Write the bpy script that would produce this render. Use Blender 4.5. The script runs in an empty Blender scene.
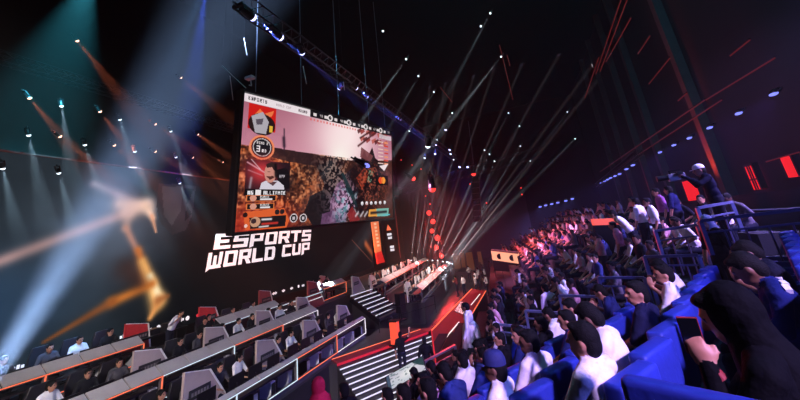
import bpy, bmesh, math, random
import numpy as np
from mathutils import Vector, Matrix

rnd = random.Random(11)
nrs = np.random.RandomState(5)
SC = bpy.context.scene
COL = SC.collection
PI = math.pi

# ------------------------------------------------------------------ camera (measured from the photo's vanishing points)
F, CX, CY, EYE = 320.0, 400.0, 140.0, 5.0
FL = -0.7                                                     # arena floor
RC = np.array([[0.92451992, -0.19682051, -0.32638109],
               [0.36667028, 0.22564325, 0.902573],
               [-0.10399918, -0.95412096, 0.28077991]])

def ray(x, y): return RC @ np.array([x - CX, y - CY, F])
def atz(x, y, z):
    r = ray(x, y); return Vector(r * ((z - EYE) / r[2]) + [0, 0, EYE])
def aty(x, y, Y):
    r = ray(x, y); return Vector(r * (Y / r[1]) + [0, 0, EYE])
def atx(x, y, X):
    r = ray(x, y); return Vector(r * (X / r[0]) + [0, 0, EYE])

cam = bpy.data.objects.new('camera', bpy.data.cameras.new('camera'))
COL.objects.link(cam)
cam.data.sensor_width = 36; cam.data.lens = F * 36 / 800; cam.data.shift_y = -60 / 800
cam.data.clip_end = 300; cam.data.clip_start = 0.05
cam.matrix_world = Matrix([[RC[0][0], -RC[0][1], -RC[0][2], 0], [RC[1][0], -RC[1][1], -RC[1][2], 0],
                           [RC[2][0], -RC[2][1], -RC[2][2], EYE], [0, 0, 0, 1]])
SC.camera = cam

# ------------------------------------------------------------------ materials
def lin(c):
    return tuple((v / 255 / 12.92) if v / 255 <= .04045 else ((v / 255 + .055) / 1.055) ** 2.4 for v in c)

def mat(name, rgb, rough=.6, metal=0., em=0., vary=.25, scale=9., bump=.0, objcol=False, spec=.5):
    m = bpy.data.materials.new(name); m.use_nodes = True
    nt = m.node_tree; b = nt.nodes['Principled BSDF']
    c = lin(rgb)
    b.inputs['Roughness'].default_value = rough; b.inputs['Metallic'].default_value = metal
    b.inputs['Specular IOR Level'].default_value = spec
    if em:
        b.inputs['Base Color'].default_value = (c[0] * .3, c[1] * .3, c[2] * .3, 1)
        b.inputs['Emission Color'].default_value = (*c, 1); b.inputs['Emission Strength'].default_value = em; m.cycles.emission_sampling = 'NONE'
        return m
    tc = nt.nodes.new('ShaderNodeTexCoord'); no = nt.nodes.new('ShaderNodeTexNoise')
    no.inputs['Scale'].default_value = scale; no.inputs['Detail'].default_value = 3
    nt.links.new(tc.outputs['Object'], no.inputs['Vector'])
    mx = nt.nodes.new('ShaderNodeMix'); mx.data_type = 'RGBA'; mx.blend_type = 'MULTIPLY'
    mr = nt.nodes.new('ShaderNodeMapRange'); mr.inputs['To Min'].default_value = 1 - vary; mr.inputs['To Max'].default_value = 1 + vary
    nt.links.new(no.outputs[0], mr.inputs['Value'])
    mx.inputs['Factor'].default_value = 1
    if objcol:
        oi = nt.nodes.new('ShaderNodeObjectInfo'); nt.links.new(oi.outputs['Color'], mx.inputs[6])
    else:
        mx.inputs[6].default_value = (*c, 1)
    nt.links.new(mr.outputs[0], mx.inputs[7]); nt.links.new(mx.outputs[2], b.inputs['Base Color'])
    if bump:
        bp = nt.nodes.new('ShaderNodeBump'); bp.inputs['Strength'].default_value = bump; bp.inputs['Distance'].default_value = .06 if objcol else .02
        nt.links.new(no.outputs[0], bp.inputs['Height']); nt.links.new(bp.outputs[0], b.inputs['Normal'])
    return m

M = {}
def mk(key, *a, **k): M[key] = mat(key, *a, **k)
mk('floor_black', (22, 22, 26), .45, bump=.05)
mk('step_carpet', (17, 17, 24), .9, bump=.15, scale=30)
mk('hall_black', (6, 8, 10), .9, spec=.1)
mk('ceiling_black', (1, 1, 2), .95, spec=0.)
mk('stage_deck', (40, 38, 40), .35, scale=3)
mk('stage_riser', (34, 32, 34), .5, scale=3)
mk('cowl_grey', (160, 154, 152), .42, scale=2.5, vary=.15)
mk('frame_grey', (86, 80, 82), .45, scale=4)
mk('fin_grey', (176, 154, 150), .5, scale=3, vary=.15)
mk('fin_edge', (226, 220, 216), .4)
mk('plate_dark', (34, 28, 30), .5)
mk('plate_mark', (120, 112, 108), .5)
mk('black_metal', (16, 17, 20), .4, .6)
mk('truss_metal', (52, 56, 62), .4, .8)
mk('steel', (150, 155, 170), .35, .8)
mk('rail_paint', (120, 124, 160), .4, .3)
mk('rail_dimmed', (44, 48, 80), .5, .2)  # rail paint with the dimness of the upper tribune put into its colour
mk('seat_blue', (34, 50, 150), .55, bump=.12, scale=22, vary=.14)
mk('seat_shell', (30, 42, 110), .5)
mk('skin', (176, 122, 96), .55, scale=14, vary=.1)
mk('skin_dark', (112, 74, 58), .55, scale=14, vary=.1)
mk('hair', (6, 5, 5), .8, spec=.2, bump=.4, scale=90)
mk('shirt', (255, 255, 255), .85, spec=.1, objcol=True, vary=.07, bump=.35, scale=11)
mk('trousers', (24, 26, 40), .85, spec=.1, bump=.3, scale=12)
mk('shoe', (30, 30, 32), .6)
mk('black_cloth', (6, 6, 9), .9, spec=.08, bump=.4, scale=12)
mk('blue_cloth', (22, 30, 84), .8, bump=.3, scale=12)
mk('white_cloth', (226, 222, 228), .8)
mk('chair_black', (24, 24, 28), .5)
mk('chair_white', (196, 196, 200), .5)
mk('plastic_black', (14, 14, 16), .35)
mk('plastic_grey', (150, 150, 156), .4)
mk('glass_dark', (12, 14, 18), .08)
mk('red_carpet', (128, 22, 30), .7, bump=.1, scale=40)
mk('column_grey', (84, 74, 74), .7, scale=2)
mk('wall_panel', (13, 12, 14), .8, scale=2)
mk('white_panel', (210, 204, 206), .5)
mk('led_white', (232, 228, 228), em=1.2)
mk('led_cool', (205, 222, 230), em=1.1)
mk('led_orange', (255, 118, 78), em=1.15)
mk('led_red', (216, 30, 48), em=.7)
mk('led_red_dim', (190, 60, 56), em=.22)
mk('led_stair', (226, 222, 236), em=1.0)
mk('text_white', (236, 232, 240), em=.95)
mk('lens_red', (255, 190, 160), em=4)
mk('lens_white', (225, 240, 250), em=3)
mk('lens_blue', (190, 190, 255), em=5)
mk('lens_violet', (128, 134, 255), em=1.5)
mk('lens_hot', (255, 60, 52), em=1.8)
mk('glow_red', (255, 34, 40), em=.85)
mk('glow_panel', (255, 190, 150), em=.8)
mk('phone_light', (150, 190, 240), em=1.2)

def em_attr(name, strength=1.0):
    m = bpy.data.materials.new(name); m.use_nodes = True; nt = m.node_tree
    nt.nodes.remove(nt.nodes['Principled BSDF'])
    a = nt.nodes.new('ShaderNodeAttribute'); a.attribute_name = 'picture'
    e = nt.nodes.new('ShaderNodeEmission'); e.inputs[1].default_value = strength
    nt.links.new(a.outputs[0], e.inputs[0]); nt.links.new(e.outputs[0], nt.nodes['Material Output'].inputs[0]); m.cycles.emission_sampling = 'NONE'
    return m

# ------------------------------------------------------------------ object helpers
def link(o, parent=None):
    COL.objects.link(o)
    if parent is not None: o.parent = parent
    return o

def tag(o, label=None, cat=None, group=None, kind=None):
    if label: o['label'] = label
    if cat: o['category'] = cat
    if group: o['group'] = group
    if kind: o['kind'] = kind
    return o

def thing(name, loc=(0, 0, 0), rz=0., label=None, cat=None, group=None):
    o = link(bpy.data.objects.new(name, None)); o.empty_display_size = .1
    o.location = loc; o.rotation_euler = (0, 0, rz)
    return tag(o, label, cat, group)

class MB:
    """collects boxes, bars, tubes and polygons, builds ONE mesh object"""
    def __init__(s): s.v = []; s.f = []; s.mi = []
    def add(s, vs, fs, mi=0):
        n = len(s.v); s.v += [tuple(v) for v in vs]; s.f += [tuple(i + n for i in f) for f in fs]; s.mi += [mi] * len(fs); return s
    def box(s, c, d, mi=0, rot=None):
        c = Vector(c); vs = []
        for x in (-1, 1):
            for y in (-1, 1):
                for z in (-1, 1):
                    p = Vector((x * d[0] / 2, y * d[1] / 2, z * d[2] / 2))
                    vs.append(c + (rot @ p if rot is not None else p))
        return s.add(vs, [(0, 1, 3, 2), (4, 6, 7, 5), (0, 4, 5, 1), (2, 3, 7, 6), (0, 2, 6, 4), (1, 5, 7, 3)], mi)
    def span(s, a, b, mi=0):
        a, b = Vector(a), Vector(b)
        return s.box((a + b) / 2, [abs(q) for q in (b - a)], mi)
    def bar(s, a, b, w, h, mi=0, up=(0, 0, 1)):
        a, b = Vector(a), Vector(b); d = (b - a); L = d.length; d.normalize()
        x = d.cross(Vector(up))
        if x.length < 1e-4: x = d.cross(Vector((1, 0, 0)))
        x.normalize(); z = x.cross(d)
        return s.box((a + b) / 2, (w, L, h), mi, Matrix((x, d, z)).transposed())
    def tube(s, a, b, r, n=8, mi=0, r2=None):
        a, b = Vector(a), Vector(b); d = (b - a).normalized(); r2 = r if r2 is None else r2
        x = d.orthogonal().normalized(); y = d.cross(x); vs = []
        for p, q in ((a, r), (b, r2)):
            for i in range(n):
                t = 2 * PI * i / n; vs.append(p + x * (q * math.cos(t)) + y * (q * math.sin(t)))
        fs = [(i, (i + 1) % n, n + (i + 1) % n, n + i) for i in range(n)] + [tuple(range(n))[::-1], tuple(range(n, 2 * n))]
        return s.add(vs, fs, mi)
    def prism(s, pts, depth, mi=0):
        """pts: coplanar 3D loop; depth: extrusion vector"""
        n = len(pts); a = [Vector(p) for p in pts]; dv = Vector(depth); b = [p + dv for p in a]
        fs = [tuple(range(n)), tuple(range(2 * n - 1, n - 1, -1))] + [(i, n + i, n + (i + 1) % n, (i + 1) % n) for i in range(n)]
        return s.add(a + b, fs, mi)
    def ball(s, c, r, mi=0, nu=12, nv=8):
        c = Vector(c); r = (r, r, r) if not hasattr(r, '__len__') else r
        vs = [c + Vector((0, 0, r[2]))]
        for j in range(1, nv):
            for i in range(nu):
                p, t = PI * j / nv, 2 * PI * i / nu
                vs.append(c + Vector((r[0] * math.sin(p) * math.cos(t), r[1] * math.sin(p) * math.sin(t), r[2] * math.cos(p))))
        vs.append(c - Vector((0, 0, r[2])))
        fs = [(0, 1 + i, 1 + (i + 1) % nu) for i in range(nu)]
        for j in range(nv - 2):
            for i in range(nu):
                a = 1 + j * nu; fs.append((a + i, a + nu + i, a + nu + (i + 1) % nu, a + (i + 1) % nu))
        L = len(vs) - 1; a = 1 + (nv - 2) * nu
        fs += [(L, a + (i + 1) % nu, a + i) for i in range(nu)]
        return s.add(vs, fs, mi)
    def mesh(s, name, mats, bevel=0., smooth=False):
        me = bpy.data.meshes.new(name); me.from_pydata(s.v, [], s.f)
        for m in (mats if isinstance(mats, (list, tuple)) else [mats]): me.materials.append(m)
        me.polygons.foreach_set('material_index', s.mi)
        bm = bmesh.new(); bm.from_mesh(me)
        bmesh.ops.recalc_face_normals(bm, faces=bm.faces)
        if bevel: bmesh.ops.bevel(bm, geom=list(bm.edges), offset=bevel, segments=3, affect='EDGES', profile=.6, clamp_overlap=True)
        bm.to_mesh(me); bm.free()
        if smooth: me.polygons.foreach_set('use_smooth', [True] * len(me.polygons))
        me.update(); return me
    def build(s, name, mats, parent=None, bevel=0., smooth=False):
        return link(bpy.data.objects.new(name, s.mesh(name, mats, bevel, smooth)), parent)

def struct(name, mb, m): return tag(mb.build(name, m), kind='structure')

def copy_tree(o, parent=None):
    c = o.copy(); COL.objects.link(c); c.parent = parent
    for ch in list(o.children): copy_tree(ch, c)
    return c

WORDS = 'first second third fourth fifth sixth seventh eighth ninth tenth eleventh twelfth thirteenth fourteenth fifteenth sixteenth seventeenth eighteenth nineteenth twentieth twenty-first twenty-second twenty-third twenty-fourth twenty-fifth twenty-sixth twenty-seventh twenty-eighth twenty-ninth thirtieth'.split()
def nth(i): return WORDS[i]

# ------------------------------------------------------------------ raster painter for what the LED screens display
FONT = {'0': '75557', '1': '26227', '2': '71747', '3': '71717', '4': '55711', '5': '74717', '6': '74757', '7': '71122', '8': '75757', '9': '75717',
        'A': '75755', 'B': '65656', 'C': '74447', 'D': '65556', 'E': '74647', 'F': '74644', 'G': '74557', 'H': '55755', 'I': '72227', 'L': '44447', 'M': '57755',
        'N': '57755', 'O': '75557', 'P': '75744', 'R': '75765', 'S': '74717', 'T': '72222', 'U': '55557', 'V': '55552', 'W': '55775', 'Y': '55222', 'K': '55655', '#': '57575', ' ': '00000'}
class Ras:
    def __init__(s, w, h):
        s.w, s.h = w, h; s.a = np.zeros((h, w, 3))
        s.u, s.v = np.meshgrid((np.arange(w) + .5) / w, (np.arange(h) + .5) / h)
    def mixin(s, mask, rgb):
        c = np.array(rgb, float)
        s.a = s.a * (1 - mask[..., None]) + c * mask[..., None]
    def poly(s, pts, rgb, al=1.):
        x, y = s.u, s.v; ins = np.zeros(x.shape, bool); n = len(pts)
        for i in range(n):
            (x0, y0), (x1, y1) = pts[i], pts[(i + 1) % n]
            if y0 == y1: continue
            ins ^= ((y0 > y) != (y1 > y)) & (x < (x1 - x0) * (y - y0) / (y1 - y0) + x0)
        s.mixin(ins * al, rgb); return ins
    def rect(s, a, b, rgb, al=1.): return s.poly([(a[0], a[1]), (b[0], a[1]), (b[0], b[1]), (a[0], b[1])], rgb, al)
    def disc(s, c, rx, ry, rgb, al=1., soft=0.):
        d = np.sqrt(((s.u - c[0]) / rx) ** 2 + ((s.v - c[1]) / ry) ** 2)
        m = (d < 1) * 1. if not soft else np.exp(-(d ** 2) * soft)
        s.mixin(m * al, rgb)
    def seg(s, a, b, w, rgb, al=1., asp=1., w2=None, p=2.):
        """soft glowing stroke; asp = width / height of the picture"""
        ax, ay, bx, by = a[0] * asp, a[1], b[0] * asp, b[1]; X, Y = s.u * asp, s.v
        dx, dy = bx - ax, by - ay; t = np.clip(((X - ax) * dx + (Y - ay) * dy) / (dx * dx + dy * dy + 1e-9), 0, 1)
        d = np.hypot(X - ax - t * dx, Y - ay - t * dy); ww = w + ((w2 if w2 is not None else w) - w) * t
        s.mixin(al * np.exp(-(d / ww) ** p), rgb)
    def text(s, t, u, v, hgt, rgb, asp=1.):
        ch = hgt / 5; cw = ch / asp
        for c in t:
            for j, row in enumerate(FONT.get(c, '75557')):
                for i in range(3):
                    if int(row) & (4 >> i): s.rect((u + i * cw, v + j * ch), (u + (i + 1) * cw, v + (j + 1) * ch), rgb)
            u += cw * 4
    def noise(s, cells, seed):
        r = np.random.RandomState(seed); g = r.rand(cells[1] + 2, cells[0] + 2)
        x, y = s.u * cells[0], s.v * cells[1]; i, j = x.astype(int), y.astype(int); fx, fy = x - i, y - j
        fx, fy = fx * fx * (3 - 2 * fx), fy * fy * (3 - 2 * fy)
        return g[j, i] * (1 - fx) * (1 - fy) + g[j, i + 1] * fx * (1 - fy) + g[j + 1, i] * (1 - fx) * fy + g[j + 1, i + 1] * fx * fy
    def mesh(s, name, O, U, V, material):
        """a grid of cells from corner O (top left) along U and V (down), coloured with the raster"""
        w, h = s.w, s.h; O, U, V = [np.array(q, float) for q in (O, U, V)]
        gu, gv = np.meshgrid(np.arange(w + 1) / w, np.arange(h + 1) / h)
        vs = O + gu[..., None] * U + gv[..., None] * V
        idx = np.arange((w + 1) * (h + 1)).reshape(h + 1, w + 1)
        fs = np.stack([idx[:-1, :-1], idx[1:, :-1], idx[1:, 1:], idx[:-1, 1:]], -1).reshape(-1, 4)
        me = bpy.data.meshes.new(name); me.from_pydata(vs.reshape(-1, 3).tolist(), [], fs.tolist())
        at = me.color_attributes.new('picture', 'FLOAT_COLOR', 'CORNER')
        c = s.a / 255.; c = np.where(c <= .04045, c / 12.92, ((np.clip(c, 0, 9) + .055) / 1.055) ** 2.4)
        c = np.concatenate([c, np.ones((h, w, 1))], -1).reshape(-1, 1, 4).repeat(4, 1)
        at.data.foreach_set('color', c.astype(np.float32).ravel())
        me.materials.append(material); return me

# ================================================================== SETTING
XW = -15.8                                                     # plane of the big LED wall, parallel to the stage rows
struct('floor', MB().span((-24, -6, FL - .1), (14, 62, FL)), M['floor_black'])
struct('ceiling', MB().span((-24, -6, 26), (14, 62, 26.2)), M['ceiling_black'])
struct('wall_stage', MB().span((-24.2, -6, FL), (-24, 62, 26)), M['hall_black'])
struct('wall_far', MB().span((-24, 62, FL), (14, 62.2, 26)), M['hall_black'])
struct('wall_concourse', MB().span((11.5, -6, FL), (11.7, 62, 26)), M['wall_panel'])
struct('wall_rear', MB().span((-24, -6.2, FL), (14, -6, 26)), M['hall_black'])

# ---- LED wall
def build_led_wall():
    Y0, Y1, Z0, Z1 = -1.0, 31.6, 2.0, 9.0
    asp = (Y1 - Y0) / (Z1 - Z0)
    R = Ras(560, 130)
    yy = Y0 + R.u * (Y1 - Y0); zz = Z1 - R.v * (Z1 - Z0)
    def uv(px, py):
        p = atx(px, py, XW); return ((p.y - Y0) / (Y1 - Y0), (Z1 - p.z) / (Z1 - Z0))
    def W(m): return m / (Z1 - Z0)
    R.a[:] = (6, 11, 15)
    R.mixin(np.clip((11.2 - yy) / 3.2, 0, 1) * .9, (34, 44, 52))
    R.mixin(np.exp(-((yy - 8.4) ** 2 / 5 + (zz - 6.4) ** 2 / 3.5)) * .8, (96, 104, 122))  # grey glow of the hazy beams painted into the wall picture
    R.mixin(np.exp(-((yy - 5.5) ** 2 / 3 + (zz - 4.0) ** 2 / 2.5)) * .6, (44, 76, 112))  # blue glow of the beam's bright low end, painted in as well
    g = lambda a, b, w, c, al=1., w2=None, p=2.: R.seg(uv(*a), uv(*b), W(w), c, al, asp, None if w2 is None else W(w2), p)
    # pale streaks
    g((-10, 265), (128, 212), .20, (176, 140, 138), .85, .24)
    g((95, 184), (138, 204), .18, (176, 150, 158), .6, .26)
    g((128, 212), (147, 204), .34, (222, 186, 178), .95, .3)
    g((120, 204), (148, 208), .30, (226, 190, 180), .8)
    g((146, 206), (153, 218), .22, (238, 198, 176), .95, .12)
    g((152, 216), (156, 232), .12, (226, 160, 128), .9, .05)
    g((128, 214), (126, 228), .22, (196, 164, 160), .8, .16)
    g((126, 228), (138, 252), .14, (190, 138, 124), .85, .14)
    g((138, 250), (148, 282), .16, (216, 122, 62), .95, .22)
    g((142, 262), (158, 302), .20, (255, 190, 110), 1, .34)
    g((150, 276), (160, 298), .14, (255, 236, 190), 1, .18)
    g((152, 284), (112, 302), .22, (206, 118, 48), .95, .2)
    g((112, 302), (44, 342), .20, (140, 76, 34), .8, .06)
    g((160, 300), (150, 318), .26, (222, 150, 84), .95, .12)
    g((158, 300), (168, 296), .2, (150, 84, 44), .7, .1)
    g((128, 268), (140, 282), .5, (66, 34, 26), .6, .4)
    # grey shape with torn edge
    for pts, c in (([(159, 183), (196, 186), (192, 215), (186, 230), (172, 235), (160, 222), (156, 204)], (46, 44, 50)),
                   ([(162, 186), (183, 187), (181, 210), (172, 226), (164, 216)], (66, 62, 68)),
                   ([(184, 188), (194, 189), (187, 205), (192, 214), (184, 222), (187, 206)], (14, 18, 22))):
        R.poly([uv(*p) for p in pts], c)
    R.a *= (.93 + .14 * R.noise((70, 18), 3))[..., None]
    # right end: red-brown glints beside the banner
    g((352, 240), (372, 262), .05, (150, 84, 66), .8)
    g((366, 244), (378, 262), .4, (226, 110, 60), .8, .25)
    g((372, 238), (374, 250), 1.0, (90, 26, 22), .5)
    t = thing('led_wall', (XW, 16, 2.0), 0, 'huge dark LED wall behind the stage with orange flame streaks and tournament name', 'LED wall')
    me = R.mesh('screen_face', (0, Y0 - 16, Z1 - 2), (0, Y1 - Y0, 0), (0, 0, Z0 - Z1), em_attr('led_wall_picture', 1.0))
    link(bpy.data.objects.new('screen_face', me), t)
    MB().span((-.5, Y0 - 16, -2.6), (-.03, Y1 - 16, 7.0)).build('cabinet', M['hall_black'], t)
    MB().span((-.1, Y0 - 16, 7.02), (.02, Y1 - 16, 7.07)).build('edge_light', mat('edge_glow', (52, 14, 10), em=1.2), t)['label'] = 'thin dim red light line along the top edge'
    # lettering
    tt = .235
    def bars(*r): return [[(a, b), (c, b), (c, d), (a, d)] for a, b, c, d in r]
    G = {
        'E': [[(0, 0), (.34, 0), (.30, 1), (0, 1)]] + bars((0, .78, 1, 1), (0, .39, .86, .6), (0, 0, .98, .22)),
        'S': bars((.06, .79, 1, 1), (0, .41, 1, .62), (0, 0, .96, .21)) + [[(0, .48), (.3, .42), (.3, 1), (.06, 1)], [(.7, 0), (.96, 0), (1, .55), (.7, .6)]],
        'P': [[(0, -.1), (.28, 0), (.3, 1), (0, 1)]] + bars((0, .8, 1, 1), (0, .33, .96, .53)) + [[(.7, .33), (.93, .33), (1, 1), (.7, 1)]],
        'O': bars((.04, .8, .97, 1), (.03, 0, .96, .21)) + [[(0, .08), (.3, 0), (.3, 1), (.06, 1)], [(.7, 0), (.95, 0), (1, .93), (.7, 1)]],
        'R': bars((0, .8, 1, 1), (0, .36, .96, .55)) + [[(0, 0), (.29, 0), (.3, 1), (0, 1)], [(.7, .4), (.96, .45), (1, 1), (.7, 1)], [(.45, .4), (.78, .4), (1.03, 0), (.68, 0)]],
        'T': bars((-.02, .78, 1.02, 1)) + [[(.36, 0), (.64, .04), (.66, .9), (.34, .9)]],
        'W': [[(0, 0), (.27, 0), (.25, 1), (0, 1)], [(.38, .12), (.62, .12), (.6, .8), (.39, .8)], [(.74, .1), (.98, .22), (1, 1), (.75, 1)], [(-.02, -.16), (.2, .0), (.98, .0), (.9, .22), (0, .22)]],
        'L': [[(0, 0), (.3, 0), (.28, 1), (0, 1)]] + bars((0, 0, .98, .23)),
        'D': bars((0, .8, .9, 1), (0, 0, .9, .21)) + [[(0, 0), (.3, 0), (.3, 1), (0, 1)], [(.7, 0), (.88, 0), (1, .2), (1, .85), (.88, 1), (.7, 1)]],
        'C': bars((.05, .78, 1, 1), (.05, 0, .98, .22)) + [[(0, .12), (.12, 0), (.3, 0), (.3, 1), (.06, 1)]],
        'U': bars((.08, 0, .95, .22)) + [[(0, .1), (.3, 0), (.29, 1), (0, 1)], [(.7, 0), (.97, .1), (1, 1), (.7, 1)]],
    }
    mb = MB()
    def word(txt, y0, y1, z0, z1, gap=.2, sh=0.):
        n = len(txt); w = (y1 - y0) / n; cw = w * (1 - gap * .5)
        for i, c in enumerate(txt):
            if c == ' ': continue
            for k, poly in enumerate(G[c]):
                vs = [(.012 + .0015 * k, y0 + i * w + a * cw - 16 + sh * b, z0 + b * (z1 - z0) - 2) for a, b in poly]
                mb.add(vs, [tuple(range(len(vs)))])
    word('ESPORTS', 12.95, 21.4, 5.24, 6.04, .22, .12)
    word('WORLD', 12.6, 17.55, 4.30, 5.10, .22, .1)
    word('CUP', 18.1, 21.2, 4.36, 5.12, .22, .1)
    mb.build('lettering', M['text_white'], t)['label'] = 'white blocky lettering reading ESPORTS WORLD CUP'
    # strip of small sponsor marks
    mb = MB(); r = random.Random(4)
    for cy, w, mk_ in [(5.0, .18, 2), (5.35, .5, 0), (5.95, .26, 0), (6.3, .3, 0), (6.75, .16, 1), (7.3, .35, 0), (7.6, .14, 0), (8.5, .16, 2), (9.2, .3, 0), (9.45, .16, 0), (9.7, .16, 1), (10.1, .3, 0), (10.5, .18, 0), (10.9, .34, 0),
                     (11.2, .14, 2), (11.5, .3, 0), (11.8, .2, 0), (12.3, .14, 2), (13.0, .2, 0), (16.3, .3, 0), (16.9, .2, 1), (17.5, .4, 0), (18.3, .3, 0), (19.1, .3, 0), (19.8, .2, 0), (20.3, .3, 0), (20.8, .15, 1), (21.4, .3, 0)]:
        z = .26 + r.uniform(-.02, .02)
        if w <= .2:
            for k in range(6): pass
            mb.add([(.012, cy - 16 + w * .5 * math.cos(a * PI / 4), z + w * .5 * math.sin(a * PI / 4)) for a in range(8)], [tuple(range(8))], mk_)
        else:
            n = max(2, int(w / .08))
            for k in range(n):
                hh = .05 + .03 * (k % 2)
                y = cy - 16 - w / 2 + k * w / n
                mb.add([(.012, y, z - hh), (.012, y + w / n * .75, z - hh), (.012, y + w / n * .75, z + hh), (.012, y, z + hh)], [(0, 1, 2, 3)], mk_)
    mb.build('sponsor_marks', [M['text_white'], M['led_orange'], M['led_red']], t)['label'] = 'row of small white, orange and red sponsor marks'
build_led_wall()

# ---- banner at the far end of the LED wall
def build_banner():
    t = thing('vertical_banner', (XW + .1, 33.2, FL), 0, 'tall glowing orange vertical banner at the far end of the LED wall', 'banner')
    P = lambda x, y: atx(x, y, XW + .1) - Vector((XW + .1, 33.2, FL))
    mb = MB(); mb.prism([P(371, 216), P(378, 216), P(381.5, 251), P(376, 253)], (-.15, 0, 0)); mb.build('orange_panel', mat('banner_orange', (244, 122, 70), em=.85), t)
    mb = MB(); mb.prism([P(376.2, 253), P(381.6, 251), P(385, 262), P(378, 264)], (-.15, 0, 0)); mb.build('red_panel', mat('banner_red', (206, 26, 24), em=.9), t)
    mb = MB()
    for k in range(7):
        a = P(373.6 + k * .55, 224 + k * 3.6); mb.box(a + Vector((.02, .35, 0)), (.02, .55, .22))
    mb.build('banner_lettering', mat('banner_ink', (255, 190, 150), em=.9), t)
    t = thing('sponsor_panel', (XW + .05, 37, FL), 0, 'black upright panel with small white emblem beside the orange banner', 'sign')
    P = lambda x, y: atx(x, y, XW + .05) - Vector((XW + .05, 37, FL))
    MB().prism([P(380, 214), P(394, 213), P(401, 262), P(387, 266)], (-.15, 0, 0)).build('board', M['hall_black'], t)
    MB().bar(P(393, 190), P(400.5, 258), .05, .1).build('edge_light', M['led_red_dim'], t)
    mb = MB()
    mb.add([P(386.5, 230.5) + Vector((.03, 0, 0)), P(391.3, 230) + Vector((.03, 0, 0)), P(387.6, 224.5) + Vector((.03, 0, 0))], [(0, 1, 2)], 1)
    mb.build('emblem', [M['text_white'], M['led_orange']], t); mb = MB()
    for (x, y, w) in ((386.6, 233.5, 4.6), (387.6, 237, 4), (389.6, 246, 4), (390, 249, 4)):
        mb.add([P(x, y) + Vector((.03, 0, 0)), P(x + w, y - .6) + Vector((.03, 0, 0)), P(x + w + .3, y + 1.7) + Vector((.03, 0, 0)), P(x + .3, y + 2.3) + Vector((.03, 0, 0))], [(0, 1, 2, 3)], 0); mb.build('emblem_lettering', [M['text_white'], M['led_orange']], t); mb = MB()
build_banner()

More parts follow.
